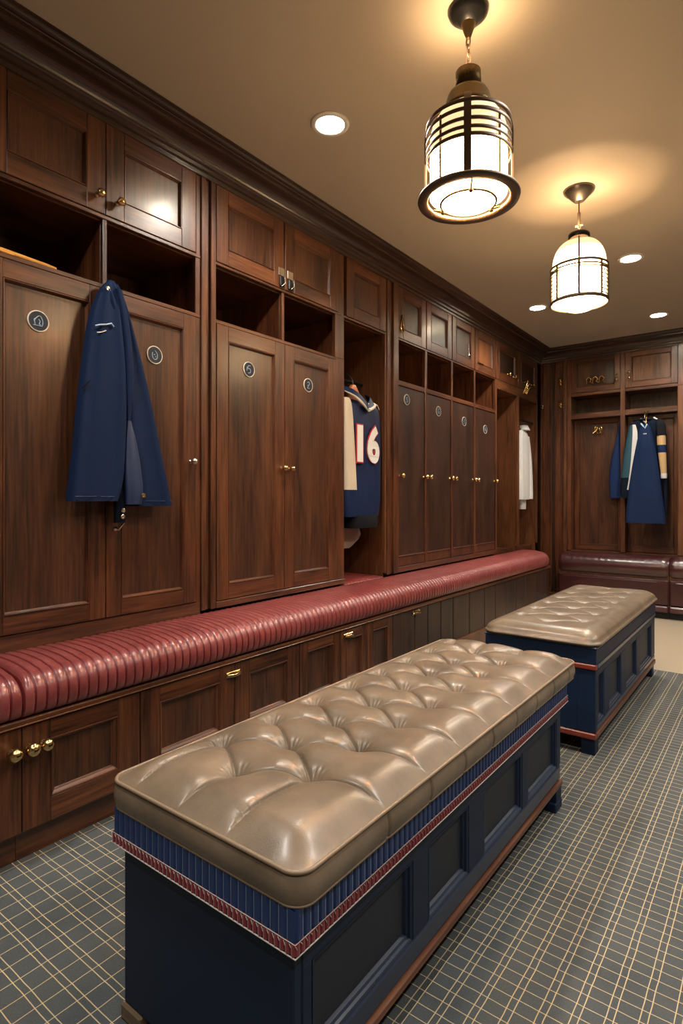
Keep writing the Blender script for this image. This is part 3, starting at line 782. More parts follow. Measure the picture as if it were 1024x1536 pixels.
# crimson braid with white stitches
m = MB(); lp = rect_loop(OX0 - .003, OX1 + .003, OY0 - .003, OY1 + .003, .0125); n = len(lp); rr = []
for k in range(n):
    a = Vector(lp[k]); b = Vector(lp[(k + 1) % n]); t = (b - a); L = t.length; t.normalize(); nn = Vector((t.y, -t.x))
    for s, o_ in ((0, -.003), (.12, -.0025), (.3, .001), (.6, .002), (.88, .0)):
        q = a + t * L * s + nn * o_; rr.append((q.x, q.y))
rows = [[(x, y, z) for x, y in rr] for z in (.3935, .390, .384, .379, .3755)]
m.grid(rows, REDTR, cu=True, smooth=False); m.cap(rows[0], REDTR); m.cap(rows[-1], REDTR)
for k in range(0, n):
    a = Vector(lp[k]); b = Vector(lp[(k + 1) % n]); t = (b - a).normalized(); nn = Vector((t.y, -t.x))
    q = a + nn * .0008
    m.tube([(q.x, q.y, .3935), (q.x + t.x * .0035, q.y + t.y * .0035, .3865 + .002 * (k % 2))], .0008, WHITETR, 4)
o = m.build('braid_trim', O1)
m = MB(); m.tube([(x, y, .3735) for x, y in rect_loop(OX0 - .004, OX1 + .004, OY0 - .004, OY1 + .004, .05)], .0013, WHITETR, 6, closed=True)
m.tube([(x, y, .395) for x, y in rect_loop(OX0 - .003, OX1 + .003, OY0 - .003, OY1 + .003, .05)], .0008, WHITETR, 6, closed=True); m.build('white_cord', o)
m = MB(); m.box((OX0 + .006, OY0 + .006, .371), (OX1 - .006, OY1 - .006, .394), NAVY, .001); m.build('top_rail', O1)
pc = .1675
c1 = [(-1.055, .922 + pc * k) for k in range(8)]; c2 = [(-.917, .840 + pc * k) for k in range(8)]; c3 = [(-.778, .922 + pc * k) for k in range(8)]
tuft_cushion(O1, (OX0 + OX1) / 2, 1.444, .268, .761, .4465, .503, .026, [c1, c2, c3], .013, .052, .0065, R=.036, bulge=.007, nx=240, ny=680)

O2 = thing('tufted_ottoman', 'far ottoman with shallow buttoned taupe top and red edged navy base', 'ottoman', (-.875, 3.3, 0), 'navy and taupe ottomans')
QX0, QX1, QY0, QY1 = -1.115, -.628, 2.605, 4.045
m = MB(); m.box((QX0, QY0 + .02, .098), (QX1 - .034, QY1, .366), NAVY, .001); m.box((QX0, QY0, .098), (QX1, QY0 + .0205, .366), NAVY, .003); m.build('body', O2)
m = MB(); m.box((QX0 + .02, QY0 - .003, .10), (QX1 - .075, QY0 + .002, .36), NAVY, .001); m.build('end_panel', O2)
side_panels(O2, QX1, [(2.655, 2.755), (2.86, 3.10), (3.22, 3.48), (3.58, 3.93)], .098, .366, QY0 + .021, QY1, botr=.035, rail=.03)
m = MB(); m.box((QX0 - .006, QY0 - .008, .072), (QX1 + .002, QY0 + .02, .0975), REDST, .004); m.box((QX1 - .03, QY0 + .02, .072), (QX1 + .004, QY1 + .004, .0975), STRIP, .003)
m.build('base_strip', O2)
m = MB(); m.box((QX0 - .006, QY0 - .008, .3665), (QX1 + .005, QY0 + .02, .392), REDST, .005); m.box((QX1 - .03, QY0 + .02, .3665), (QX1 + .005, QY1, .392), NAVYL, .005); m.box((QX0, QY0 + .02, .3665), (QX1 - .03, QY1, .392), NAVY, 0); m.build('red_moulding', O2)
m = MB(); m.box((QX0 - .004, QY0 - .006, .3925), (QX1 + .004, QY1 + .003, .455), NAVY, .003); m.box((QX0 - .008, QY0 - .010, .4555), (QX1 + .008, QY1 + .006, .4665), NAVYL, .004); m.build('frieze', O2)
for fx in (QX0 + .004, QX1 - .062):
    for fy in (QY0 + .01, QY1 - .07):
        m = MB(); m.box((fx, fy, 0), (fx + .058, fy + .058, .0715), NAVY, .003); m.build('foot', O2)
pc = .205
c1 = [(-1.03, 2.83 + pc * k) for k in range(6)]; c2 = [(-.875, 2.74 + pc * k) for k in range(7)]; c3 = [(-.735, 2.84 + pc * k) for k in range(6)]
tuft_cushion(O2, (QX0 + QX1) / 2, 3.325, .254, .736, .467, .486, .040, [c1, c2, c3], .003, .017, .0022, R=.055, bulge=.010, pleat=False, nx=130, ny=360)

# ------------------------------------------------------------------ pendants
def chain(m, x, y, z0, z1, mat):
    n = max(2, int((z1 - z0) / .022)); 
    for k in range(n):
        c = z0 + (z1 - z0) * (k + .5) / n; h = (z1 - z0) / n * .72; P = []
        for q in range(12):
            a = 2 * PI * q / 12; o_ = .0065 * math.cos(a)
            P.append((x + (o_ if k % 2 else 0), y + (0 if k % 2 else o_), c + h * math.sin(a)))
        m.tube(P, .0026, mat, 6, closed=True)
px, py, zf = -.806, 1.737, 2.068
P1 = thing('pendant_lamp', 'large bronze cage pendant lamp with flared bottom ring, nearer of the two', 'lamp', (px, py, ZC), 'pendant lamps')
m = MB(); m.lathe([(.0, ZC - .052), (.020, ZC - .050), (.034, ZC - .036), (.050, ZC - .026), (.062, ZC - .014), (.064, ZC - .0005)], (px, py, 0), BLACKM, 40); m.build('canopy', P1)
m = MB(); m.lathe([(.0065, 2.585), (.010, 2.592), (.024, ZC - .045), (.026, ZC - .03)], (px, py, 0), ABRASS, 24); m.build('canopy_cone', P1)
m = MB(); chain(m, px, py, 2.478, 2.588, BRONZE); m.build('chain', P1)
m = MB(); m.lathe([(.0, 2.482), (.030, 2.481), (.040, 2.476), (.041, 2.43), (.036, 2.428), (.036, 2.41), (.062, 2.405), (.067, 2.395), (.076, 2.36), (.082, 2.352), (.082, 2.345), (.04, 2.343)], (px, py, 0), ABRASS, 40)
for k in range(2):
    a = PI * k + .6
m.ring((px, py, 2.483), .010, .003, ABRASS, 16, 6, ax=(1, 0, 0)); m.build('cap', P1)
m = MB()
for dz in (.128, .150, .176, .206, .232): m.ring((px, py, zf + dz), .134, .0022, BRONZE, 64, 8, tz=.0068)
m.build('ring_bands', P1)
for k in range(4):
    a = math.radians(-66 + 90 * k); m = MB(); rows = []
    prof = [(.137, zf + .004), (.137, zf + .19)] + [(.137 - .056 * (1 - math.cos(PI / 2 * q / 8)), zf + .19 + .092 * math.sin(PI / 2 * q / 8)) for q in range(1, 9)]
    hw = .0112; ca, sa = math.cos(a), math.sin(a)
    for r, z in prof:
        rows.append([(px + ca * (r + o1) - sa * o2, py + sa * (r + o1) + ca * o2, z) for o1, o2 in ((-.003, -hw), (.003, -hw), (.003, hw), (-.003, hw))])
    m.grid(rows, BRONZE, cu=True, smooth=False); m.cap(rows[0], BRONZE); m.cap(rows[-1], BRONZE); m.build('cage_bar', P1)
for k in range(4):
    a = math.radians(-17 + 90 * k); m = MB(); m.tube([(px + .126 * math.cos(a), py + .126 * math.sin(a), zf + .006), (px + .126 * math.cos(a), py + .126 * math.sin(a), zf + .22)], .004, BRONZE, 8); m.build('inner_rod', P1)
m = MB(); m.lathe([(.130, zf - .004), (.134, zf - .009), (.160, zf - .009), (.163, zf - .002), (.160, zf + .005), (.134, zf + .007), (.130, zf + .003), (.130, zf - .004)], (px, py, 0), BRONZE, 64); m.build('flange', P1)
m = MB(); m.lathe([(.122, zf + .010), (.122, zf + .134)], (px, py, 0), GLASSW, 48); m.lathe([(.0, zf + .010), (.122, zf + .010)], (px, py, 0), GLASSD, 48); o = m.build('glass_shade', P1)
m = MB(); m.lathe([(.1225, zf + .135), (.1225, zf + .20), (.114, zf + .235), (.094, zf + .265), (.080, zf + .277)], (px, py, 0), GLASSY, 48); m.build('upper_glass', P1)
m = MB(); m.ring((px, py, zf - .016), .088, .004, BRONZE, 48, 8); 
for k in range(3):
    a = math.radians(-60 + 120 * k); m.tube([(px + .088 * math.cos(a), py + .088 * math.sin(a), zf - .016), (px + .124 * math.cos(a), py + .124 * math.sin(a), zf - .002)], .0035, ABRASS, 6)
    m.lathe([(.0, -.012), (.007, -.008), (.007, .006), (0, .010)], (px + .090 * math.cos(a), py + .090 * math.sin(a), zf - .016), ABRASS, 8)
m.build('diffuser_ring', P1)
m = MB(); m.lathe([(.0, zf - .022), (.06, zf - .020), (.084, zf - .014), (.084, zf - .008)], (px, py, 0), GLASSD, 48); m.build('diffuser', P1)

qx, qy = -.826, 3.097
P2 = thing('pendant_lamp', 'smaller domed glass pendant lamp with ladder cage, farther of the two', 'lamp', (qx, qy, ZC), 'pendant lamps')
m = MB(); m.lathe([(.020, ZC - .060), (.026, ZC - .058), (.052, ZC - .030), (.074, ZC - .010), (.074, ZC - .0005)], (qx, qy, 0), plain('canopy_pewter', (.22, .19, .16), .35, .9), 40); m.build('canopy', P2)
m = MB(); m.tube([(qx, qy, ZC - .058), (qx, qy, 2.50)], .0035, BRONZE, 8); m.tube([(qx, qy, 2.56), (qx, qy, 2.45)], .0075, BRONZE, 10)
m.tube([(qx - .018, qy, 2.497), (qx + .018, qy, 2.497)], .006, BRONZE, 8); m.tube([(qx, qy - .016, 2.482), (qx, qy + .016, 2.482)], .005, BRONZE, 8); m.build('stem', P2)
m = MB(); m.lathe([(.0, 2.458), (.046, 2.456), (.052, 2.450), (.052, 2.434), (.046, 2.430), (.04, 2.425)], (qx, qy, 0), BLACKM, 36); m.build('cap', P2)
m = MB(); pr = [(.046, 2.428), (.047, 2.418)]
for k in range(1, 11):
    a = PI / 2 * k / 10; pr.append((.050 + .079 * math.sin(a), 2.290 + .122 * math.cos(a)))
m.lathe(pr[:5], (qx, qy, 0), GLASSA, 48, caps=False); m.lathe(pr[4:8], (qx, qy, 0), GLASSY, 48, caps=False); m.lathe(pr[7:], (qx, qy, 0), GLASSC, 48, caps=False)
m.build('glass_dome', P2)
m = MB(); m.lathe([(.126, 2.100), (.127, 2.286)], (qx, qy, 0), GLASSW, 48); m.build('glass_shade', P2)
m = MB(); m.lathe([(.128, 2.098), (.10, 2.086), (.062, 2.076)], (qx, qy, 0), GLASSW, 48); m.build('lower_dish', P2)
m = MB(); m.lathe([(.062, 2.078), (.058, 2.066), (.04, 2.060), (0, 2.058)], (qx, qy, 0), GLASSD, 40); m.build('diffuser', P2)
m = MB()
for z, t in ((2.275, .0065), (2.256, .004), (2.243, .003), (2.100, .0095)): m.ring((qx, qy, z), .137, .0045, BRONZE, 64, 8, tz=t)
m.build('ring_bands', P2)
def pol(r, deg, z): return (qx + r * math.cos(math.radians(deg)), qy + r * math.sin(math.radians(deg)), z)
base = -75
for dg in (base, base + 48, base + 74, base + 180, base - 48, base - 74):
    m = MB(); m.tube([pol(.137, dg, 2.097), pol(.137, dg, 2.275)], .0066, BRONZE, 8)
    if dg in (base, base + 180):
        m.tube([pol(.137, dg, 2.275)] + [pol(.054 + .079 * math.sin(PI / 2 * q / 8), dg, 2.294 + .122 * math.cos(PI / 2 * q / 8)) for q in range(8, -1, -1)], .004, BRONZE, 8)
    m.build('cage_bar', P2)
for s in (1, -1):
    m = MB()
    for k in range(8):
        z = 2.115 + k * .019; m.tube([pol(.138, base + s * 48, z), pol(.139, base + s * 61, z), pol(.138, base + s * 74, z)], .003, BRONZE, 6)
    m.build('ladder_slats', P2)

# ------------------------------------------------------------------ lights
def add_light(kind, loc, energy, col, **kw):
    l = bpy.data.lights.new('lamp_or_added_light', kind); l.energy = energy; l.color = col
    for k, v in kw.items(): setattr(l, k, v)
    o = bpy.data.objects.new('lamp_or_added_light', l); C.objects.link(o); o.location = loc; return o
DLW = (1, .94, .86)
def downlight(x, y, label, e=55):
    t = thing('downlight', label, 'ceiling light', (x, y, ZC), 'recessed ceiling downlights')
    m = MB(); m.lathe([(.058, ZC - .003), (.062, ZC - .008), (.080, ZC - .005), (.082, ZC - .0005), (.058, ZC - .0005), (.058, ZC - .003)], (x, y, 0), WTRIM, 40); m.build('trim_ring', t)
    m = MB(); m.lathe([(0, ZC - .004), (.059, ZC - .004)], (x, y, 0), LAMPW, 32); m.build('lens', t)
    add_light('SPOT', (x, y, ZC - .012), e, DLW, spot_size=math.radians(150), spot_blend=.7, shadow_soft_size=.05)
downlight(-1.515, 1.914, 'recessed downlight alone above the left lockers, left of the near pendant')
downlight(-1.607, 4.795, 'small far downlight left of the domed pendant, near the left crown')
downlight(-.79, 4.178, 'downlight just right of the domed pendant')
downlight(-.844, 5.615, 'farthest downlight at the right, near the far wall crown')
for (x, y) in ((-1.515, .35), (-.25, 2.0), (.75, 1.9), (.75, .2), (.75, 3.6), (.6, 5.4), (-.4, -.5)):  # unseen spots without fixtures, added to light the room; one matches a ceiling glare
    add_light('SPOT', (x, y, ZC - .012), 55, DLW, spot_size=math.radians(150), spot_blend=.7, shadow_soft_size=.05)
WARM = (1, .66, .34)
for (x, y, z, e, sz, bl) in ((px, py, 2.492, 5, 172, 1.0), (qx, qy, 2.47, 7, 128, .12)):
    for k in range(3):
        a = 2 * PI * k / 3 + .4
        l = add_light('SPOT', (x + .03 * math.cos(a), y + .03 * math.sin(a), z), e / 3, WARM, spot_size=math.radians(sz), spot_blend=bl, shadow_soft_size=.02); l.rotation_euler = (PI, 0, 0)

# ------------------------------------------------------------------ garments
def loft(m, rows, mat, n=28, ex=.75, fm=None, caps=True, folds=0, fk=40, ph=0):
    """rows: (v, uL, uR, w centre, half thickness, [shear of v across]) from top to bottom"""
    R = []
    for ri, r in enumerate(rows):
        v, a, b, w, th = r[:5]; sv = r[5] if len(r) > 5 else 0
        c, h = (a + b) / 2, (b - a) / 2; ring = []
        for k in range(n):
            t = 2 * PI * k / n; cs, sn = math.cos(t), math.sin(t)
            x = math.copysign(abs(cs) ** ex, cs); y = math.copysign(abs(sn) ** ex, sn)
            f = folds * math.sin(fk * (x * h) / max(h, .02) * .12 * 8 + ph + v * 2) * min(1, ri / 3) if folds else 0
            ring.append((c + x * h, v + sv * x, w + y * th + f))
        R.append(ring)
    m.grid(R, mat, cu=True, fm=fm)
    if caps: m.cap(R[0], mat); m.cap(R[-1], mat)
def interp(rows, k=4):
    out = []
    N = len(rows)
    for i in range(N - 1):
        p0, p1, p2, p3 = rows[max(i - 1, 0)], rows[i], rows[i + 1], rows[min(i + 2, N - 1)]
        for q in range(k):
            t = q / k
            out.append(tuple(.5 * (2 * b + (c - a) * t + (2 * a - 5 * b + 4 * c - d) * t * t + (3 * b - a - 3 * c + d) * t ** 3) for a, b, c, d in zip(p0, p1, p2, p3)))
    out.append(rows[-1]); return out

# -- navy coat hanging over the near lockers
J = thing('navy_coat', 'navy coat hung by its collar over the two nearest locker doors', 'coat', (XL + .05, 1.24, 1.93))
m = MB(LW)   # left half: sleeve and front
loft(m, interp([(1.925, 1.216, 1.246, .045, .012), (1.88, 1.185, 1.262, .046, .022), (1.78, 1.150, 1.272, .048, .030), (1.62, 1.122, 1.284, .05, .034), (1.45, 1.100, 1.284, .052, .036), (1.28, 1.082, 1.276, .054, .038), (1.16, 1.066, 1.262, .056, .040), (1.088, 1.058, 1.240, .056, .040, -.006)][:7] + [(1.088, 1.058, 1.240, .056, .040)]), NAVYCL, folds=.006, fk=7, ex=.45, n=48)
m.build('left_panel', J)
m = MB(LW)
loft(m, interp([(1.925, 1.234, 1.262, .040, .012), (1.88, 1.236, 1.285, .040, .020), (1.78, 1.242, 1.322, .040, .024), (1.62, 1.262, 1.370, .040, .026), (1.45, 1.275, 1.414, .040, .028), (1.28, 1.276, 1.452, .041, .030), (1.16, 1.278, 1.480, .042, .032), (1.068, 1.280, 1.500, .042, .032)]), NAVYCL, folds=.006, fk=6, ph=1, ex=.45, n=48)
m.build('right_panel', J)
m = MB(LW)
loft(m, interp([(1.40, 1.285, 1.300, .070, .010), (1.28, 1.272, 1.330, .074, .014), (1.18, 1.270, 1.345, .076, .016), (1.12, 1.275, 1.350, .076, .015), (1.075, 1.278, 1.345, .074, .012)]), NAVYIN, folds=.003, fk=16, ex=.5)
m.build('lining', J)
m = MB(LW)
loft(m, interp([(1.26, 1.255, 1.268, .052, .010), (1.15, 1.245, 1.275, .056, .014), (1.06, 1.240, 1.285, .058, .014), (1.005, 1.240, 1.285, .058, .012)]), NAVYDK)
m.build('facing', J)
m = MB(LW); loft(m, interp([(1.935, 1.222, 1.250, .040, .010), (1.90, 1.212, 1.262, .046, .018), (1.86, 1.215, 1.262, .056, .018), (1.80, 1.232, 1.266, .066, .012)]), NAVYCL, folds=.003); m.build('collar', J)
m = MB(LW); m.tube([(1.150, 1.735, .081), (1.165, 1.742, .084), (1.190, 1.748, .085), (1.212, 1.758, .084), (1.222, 1.748, .083)], .0032, MARK, 6)
m.tube([(1.156, 1.712, .082), (1.172, 1.716, .084), (1.19, 1.726, .085)], .002, WHT, 6); m.build('chest_emblem', J)
for (u, v, w, mt) in ((1.345, 1.110, .091, GOLD), (1.268, 1.052, .073, NICK), (1.266, 1.028, .073, NICK), (1.208, 1.893, .066, NICK)):
    m = MB(); m.lathe([(.004, -.002), (.0095, 0), (.0095, .003), (.006, .005), (.003, .003), (0, .003)], LW(u, v, w), mt, 14, (1, 0, 0)); m.build('snap_button', J)
m = MB(LW); m.tube([(1.250, .985, .045), (1.262, .975, .05), (1.275, .99, .05), (1.285, 1.002, .05)], .004, NICK, 6); m.lathe([(0, -.012), (.010, -.004), (.010, .006), (0, .012)], (1.250, .98, .047), NICK, 8)
m.build('clasp', J)

m = MB(LW); loft(m, interp([(1.90, 1.238, 1.262, .070, .010), (1.80, 1.256, 1.284, .074, .014), (1.66, 1.272, 1.302, .076, .014), (1.52, 1.278, 1.308, .074, .013), (1.40, 1.284, 1.298, .070, .008)]), NAVYCL, ex=.6); m.build('placket_fold', J)
m = MB(LW); m.tube([(1.098, 1.495, .082), (1.112, 1.512, .086), (1.126, 1.530, .0865)], [.0015, .004, .0015], BLACKCL, 6); m.build('pocket_slit', J)
m = MB(LW); m.tube([(1.064, 1.106, .096), (1.15, 1.106, .0985), (1.236, 1.106, .0955)], .0012, NAVYIN, 5); m.build('hem_stitching', J)
m = MB(LW); m.tube([(1.36, 1.088, .076), (1.43, 1.088, .0765), (1.494, 1.088, .0735)], .0012, NAVYIN, 5); m.build('hem_stitching', J)

# -- number 16 jacket on a wooden hanger
G = thing('varsity_jacket', 'navy jacket with white number 16 and cream sleeve hanging in the open niche', 'jacket', LW(3.03, 1.74, -.06))
def bfront(u, v): return -.045 + .050 * (max(0, 1 - ((u - 3.03) / .20) ** 2)) ** .5
m = MB(LW)
loft(m, interp([(1.712, 2.87, 3.04, -.06, .040), (1.700, 2.84, 3.13, -.06, .052), (1.68, 2.815, 3.20, -.06, .062), (1.62, 2.80, 3.222, -.06, .068), (1.45, 2.81, 3.222, -.058, .074), (1.25, 2.845, 3.212, -.058, .076), (1.08, 2.85, 3.200, -.056, .076), (.985, 2.862, 3.180, -.054, .070)]), SATIN, folds=.004, fk=8, n=40)
m.build('body', G)
m = MB(LW)
loft(m, [(.992, 2.864, 3.176, -.054, .072), (.98, 2.866, 3.172, -.052, .073), (.93, 2.866, 3.166, -.05, .073), (.912, 2.870, 3.158, -.05, .070)], BLACKCL, n=40, folds=.002, fk=30); m.build('hem_rib', G)
m = MB(LW); sl = interp([(1.715, 2.81, 2.862, -.035, .025), (1.66, 2.795, 2.872, -.03, .036), (1.5, 2.79, 2.885, -.025, .040), (1.3, 2.788, 2.902, -.022, .040), (1.15, 2.788, 2.912, -.02, .040)])
loft(m, sl, CREAMCL, folds=.003, fk=10); o = m.build('sleeve', G); o['label'] = 'cream sleeve'
m = MB(LW); loft(m, interp([(1.150, 2.788, 2.913, -.02, .041), (1.05, 2.792, 2.915, -.02, .040), (.985, 2.80, 2.905, -.02, .036)]), SATIN, folds=.004, fk=10); m.build('sleeve_cuff', G)
m = MB(LW); loft(m, interp([(1.70, 3.165, 3.222, -.085, .028), (1.60, 3.178, 3.228, -.085, .036), (1.4, 3.180, 3.228, -.085, .036), (1.1, 3.172, 3.222, -.085, .034), (1.0, 3.165, 3.215, -.085, .03)]), SATIN); m.build('sleeve', G)
# collar: two standing flaps meeting in a V, with pale edging along their lower edges
def ribbon(m, lo, up, mat, th=.006):
    rows = [[a, b, (b[0], b[1], b[2] - th), (a[0], a[1], a[2] - th)] for a, b in zip(lo, up)]
    m.grid(rows, mat, cu=True, smooth=False); m.cap(rows[0], mat); m.cap(rows[-1], mat)
cl = interp([(2.79, 1.775, -.06), (2.86, 1.735, .005), (2.925, 1.69, .030), (2.972, 1.652, .038)]); cu_ = interp([(2.815, 1.80, -.07), (2.885, 1.772, -.008), (2.945, 1.732, .018), (2.980, 1.690, .033)])
cr = interp([(2.972, 1.652, .040), (3.03, 1.672, .034), (3.085, 1.700, .015), (3.115, 1.725, -.05)]); cv = interp([(2.982, 1.690, .036), (3.03, 1.722, .016), (3.07, 1.752, -.010), (3.085, 1.772, -.06)])
m = MB(LW); ribbon(m, cl, cu_, SATIN); m.build('collar_flap', G)
m = MB(LW); ribbon(m, cr, cv, SATIN); m.build('collar_flap', G)
m = MB(LW); m.tube([(u, v - .004, w + .002) for u, v, w in cl[2:]], [.003 + .006 * math.sin(PI * k / (len(cl) - 3)) for k in range(len(cl) - 2)], CREAMCL, 8)
m.build('collar_edging', G)
m = MB(LW); m.tube([(u, v - .006, w + .002) for u, v, w in cr[1:-2]], .0105, WHT, 8); m.build('collar_edging', G)
m = MB(LW); m.tube([(3.10, 1.722, -.02), (3.16, 1.708, -.015), (3.205, 1.685, -.03)], .0035, WHT, 6); m.build('shoulder_piping', G)
m = MB(); m.lathe([(0, .004), (.006, .003), (.007, 0)], LW(2.985, 1.688, .038), NICK, 12, (1, 0, 0)); m.build('snap_button', G)
def text_mesh(body, size, off, ext):
    cu = bpy.data.curves.new('t', 'FONT'); cu.body = body; cu.size = size; cu.offset = off; cu.extrude = ext; cu.align_x = 'CENTER'; cu.resolution_u = 6; cu.space_character = 1.0
    ob = bpy.data.objects.new('t', cu); C.objects.link(ob); dg = bpy.context.evaluated_depsgraph_get()
    me = bpy.data.meshes.new_from_object(ob.evaluated_get(dg)); bpy.data.objects.remove(ob)
    vs = [tuple(v.co) for v in me.vertices]; fs = [list(p.vertices) for p in me.polygons]; return vs, fs
for nm, off, lift, mt in (('number_outline', .0195, .0, REDCL), ('number', .0115, .003, WHT)):
    vs, fs = text_mesh('16', .30, off, .003)
    m = MB(LW)
    m.add([(2.988 + x * 1.0, 1.335 + y, .024 + lift + z - .55 * x ** 2) for x, y, z in vs], fs, mt)
    o = m.build(nm, G, weld=False)
m = MB(LW); loft(m, interp([(1.812, 2.932, 2.962, -.055, .014), (1.795, 2.915, 2.980, -.055, .017), (1.76, 2.89, 3.01, -.055, .018), (1.714, 2.868, 3.035, -.055, .018)]), HANGW)
o = tag(m.build('coat_hanger', None, LW(2.947, 1.78, -.055)), 'orange wooden hanger showing inside the collar of the number 16 jacket', 'hanger')
m = MB(LW); m.tube([(2.947, 1.805, -.055), (2.947, 1.845, -.06), (2.947, 1.88, -.09), (2.947, 1.893, -.14), (2.947, 1.890, -.19), (2.947, 1.870, -.212)], .0045, BLACKM, 8); m.build('hook', o)
m = MB(LW); loft(m, interp([(1.60, 2.80, 3.02, -.22, .02), (1.2, 2.80, 3.04, -.22, .03), (.90, 2.81, 3.17, -.17, .03), (.84, 2.81, 3.165, -.165, .03), (.80, 2.82, 3.10, -.165, .03), (.775, 2.83, 3.05, -.165, .025)]), plain('beige_cotton', (.46, .36, .28), .8), folds=.006, fk=9)
tag(m.build('beige_shirt', None, LW(2.92, 1.60, -.22)), 'beige shirt with only its tail showing below the number 16 jacket', 'shirt')

# -- white shirt in the corner niche
S = thing('white_shirt', 'white shirt hanging in the far left corner niche', 'shirt', LW(5.93, 1.85, -.045))
m = MB(LW); loft(m, interp([(1.80, 5.86, 5.97, -.045, .03), (1.74, 5.80, 6.00, -.045, .045), (1.66, 5.765, 6.015, -.045, .055), (1.40, 5.76, 6.02, -.045, .058), (1.15, 5.76, 6.025, -.045, .058), (1.085, 5.765, 6.02, -.045, .056)]), WHITECL, folds=.006, fk=10); m.build('body', S)
m = MB(LW); loft(m, interp([(1.74, 5.95, 6.02, -.03, .03), (1.5, 5.98, 6.05, -.025, .04), (1.2, 5.985, 6.06, -.02, .042), (1.09, 5.98, 6.065, -.02, .042)]), WHITECL, folds=.003); m.build('sleeve', S)
m = MB(LW); loft(m, [(1.815, 5.87, 5.955, -.03, .035), (1.85, 5.875, 5.96, -.03, .035), (1.80, 5.86, 5.975, -.015, .045)], WHITECL); m.build('collar', S)
m = MB(LW); loft(m, [(1.09, 5.86, 5.99, -.05, .03), (1.03, 5.865, 5.985, -.05, .03), (.985, 5.87, 5.985, -.05, .028)], WHITECL, folds=.002); m.build('shirt_tail', S)
m = MB(LW); m.tube([(5.92, 1.84, -.045), (5.92, 1.885, -.045), (5.93, 1.912, -.06), (5.93, 1.922, -.045), (5.93, 1.905, -.03)], .004, BLACKM, 6); m.build('hanger_hook', S)

# -- garments on the far wall
m = MB(BW); loft(m, interp([(1.86, -1.315, -1.297, -.06, .010), (1.75, -1.330, -1.296, -.06, .02), (1.6, -1.362, -1.295, -.06, .028), (1.45, -1.392, -1.294, -.06, .032), (1.28, -1.408, -1.293, -.06, .034), (1.10, -1.400, -1.293, -.06, .034)]), BLUECL, folds=.003)
tag(m.build('blue_coat', None, BW(-1.33, 1.86, -.06)), 'narrow blue coat hanging in the left far wall bay, partly behind its right post', 'coat')
V = thing('varsity_jacket', 'dark jacket with white and teal sleeve hanging behind the navy overcoat', 'jacket', BW(-1.08, 1.87, .05))
m = MB(BW); loft(m, interp([(1.862, -1.10, -1.00, .06, .02), (1.845, -1.16, -.93, .06, .035), (1.80, -1.195, -.895, .06, .045), (1.65, -1.18, -.90, .06, .05), (1.3, -1.17, -.90, .06, .05), (1.18, -1.165, -.905, .06, .045)]), NAVYDK, folds=.003); m.build('body', V)
def stripe(c0, c1, c2):
    return lambda i, j: c0
slv = [(1.815, -1.185, -1.130), (1.74, -1.208, -1.105), (1.6, -1.232, -1.095), (1.45, -1.252, -1.095), (1.3, -1.268, -1.110), (1.18, -1.276, -1.140), (1.10, -1.266, -1.180)]
m = MB(BW); loft(m, interp([(v, a, b, .075, .042) for v, a, b in slv]), TEAL, n=32, fm=lambda i, j: WHITECL if (3 <= j <= 7 or 25 <= j <= 29) and i < 20 else NAVYDK if j < 3 or j > 29 or i > 15 else TEAL); m.build('sleeve', V)
m = MB(BW); m.ring((-1.05, 1.86, .06), .05, .012, NAVYDK, 20, 8, ax=(0, 1, 0)); m.tube([(-1.09, 1.872, .09), (-1.05, 1.835, .108), (-1.03, 1.80, .112)], .006, WHITECL, 6); m.tube([(-.98, 1.875, .07), (-.95, 1.855, .09), (-.935, 1.80, .1)], .008, WHITECL, 6); m.build('collar', V)
m = MB(BW); m.tube([(-1.06, 1.84, .06), (-1.06, 1.90, .06), (-1.065, 1.93, .03), (-1.07, 1.955, -.002)], .006, GOLD, 8); m.build('hanger_hook', V)
N = thing('navy_overcoat', 'long navy overcoat hanging in front on the right far wall bay', 'coat', BW(-1.03, 1.80, .17))
m = MB(BW); loft(m, interp([(1.80, -1.060, -1.005, .172, .015), (1.75, -1.085, -.985, .172, .03), (1.6, -1.115, -.955, .172, .042), (1.4, -1.150, -.925, .172, .046), (1.15, -1.185, -.895, .172, .050), (.95, -1.205, -.870, .172, .052), (.86, -1.210, -.862, .172, .052)]), NAVYCL, folds=.005, fk=8); m.build('body', N)
m = MB(BW); m.tube([(-1.075, 1.815, .165), (-1.055, 1.79, .19), (-1.035, 1.765, .197), (-1.02, 1.80, .185)], .007, MARK, 8); m.build('collar_edge', N)
m = MB(BW)
for q in range(3): m.box((-1.052 + q * .012, 1.706, .203), (-1.044 + q * .012, 1.716, .208), WHT, .001)
m.build('chest_mark', N)
m = MB(BW); m.tube([(-1.03, 1.795, .172), (-1.03, 1.86, .172), (-1.03, 1.91, .13), (-1.03, 1.945, .06), (-1.03, 1.955, -.002)], .004, GOLD, 8); m.build('hanging_loop', N)
Tn = thing('tan_jacket', 'tan sleeved jacket with a navy band hanging right of the navy overcoat', 'jacket', BW(-.92, 1.84, .06))
m = MB(BW); loft(m, interp([(1.845, -.945, -.905, .155, .02), (1.80, -.950, -.872, .155, .032), (1.72, -.942, -.865, .155, .034), (1.685, -.940, -.865, .155, .034)]), BLACKCL, folds=.003); m.build('shoulder', Tn)
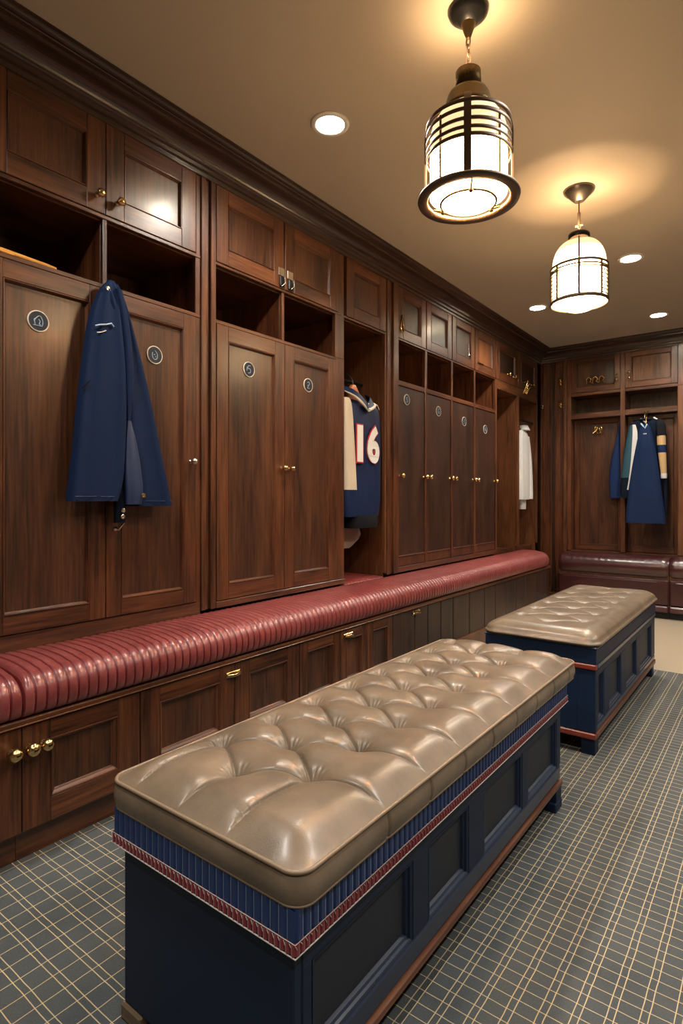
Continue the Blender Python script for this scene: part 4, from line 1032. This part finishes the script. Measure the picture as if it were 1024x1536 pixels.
m = MB(BW); loft(m, interp([(1.688, -.940, -.866, .155, .034), (1.60, -.938, -.864, .155, .034), (1.45, -.922, -.860, .155, .032), (1.33, -.908, -.858, .155, .030)]), TAN, fm=lambda i, j: NAVYCL if 4 <= i <= 5 else TAN); m.build('sleeve', Tn)
m = MB(BW); loft(m, [(1.332, -.908, -.856, .155, .032), (1.30, -.908, -.856, .155, .032), (1.285, -.905, -.858, .155, .030)], WHITECL); m.build('cuff', Tn)
m = MB(BW); loft(m, interp([(1.70, -.892, -.860, .135, .02), (1.3, -.888, -.856, .135, .02), (1.0, -.886, -.856, .135, .02), (.93, -.884, -.858, .135, .018)]), NAVYDK); m.build('body', Tn)

# -- amber wooden hanger lying on the open shelf
m = MB(LW)
m.tube([(.80, 1.958, -.055), (.88, 1.956, -.05), (.96, 1.950, -.045), (1.03, 1.944, -.04), (1.062, 1.942, -.038)], [.010, .010, .0105, .011, .009], AMB, 10)
m.tube([(.80, 1.944, -.02), (.86, 1.941, -.018), (.905, 1.938, -.016)], .006, AMB, 8)
m.tube([(.80, 1.958, -.055), (.785, 1.952, -.038), (.80, 1.944, -.02)], .007, AMB, 8)
tag(m.build('wooden_hanger', None, LW(.95, 1.932, -.03)), 'amber wooden hanger lying in the open shelf above the nearest locker', 'hanger')

# ------------------------------------------------------------------ camera and view
cam = bpy.data.cameras.new('camera'); co = bpy.data.objects.new('camera', cam); C.objects.link(co)
co.location = (0, 0, 1.1); co.rotation_euler = (PI / 2, 0, .65)
cam.sensor_fit = 'AUTO'; cam.sensor_width = 36; cam.lens = 868 / 1536 * 36; cam.shift_y = -21 / 1536; cam.clip_start = .02
sc = bpy.context.scene; sc.camera = co
w = bpy.data.worlds.new('world'); sc.world = w; w.use_nodes = True
w.node_tree.nodes['Background'].inputs['Color'].default_value = (.05, .045, .04, 1)
vs = sc.view_settings; vs.view_transform = 'Standard'; vs.look = 'None'; vs.gamma = 1; vs.exposure = 0.54; vs.use_curve_mapping = False
for o in bpy.data.objects:
    if '_o' in o: del o['_o']
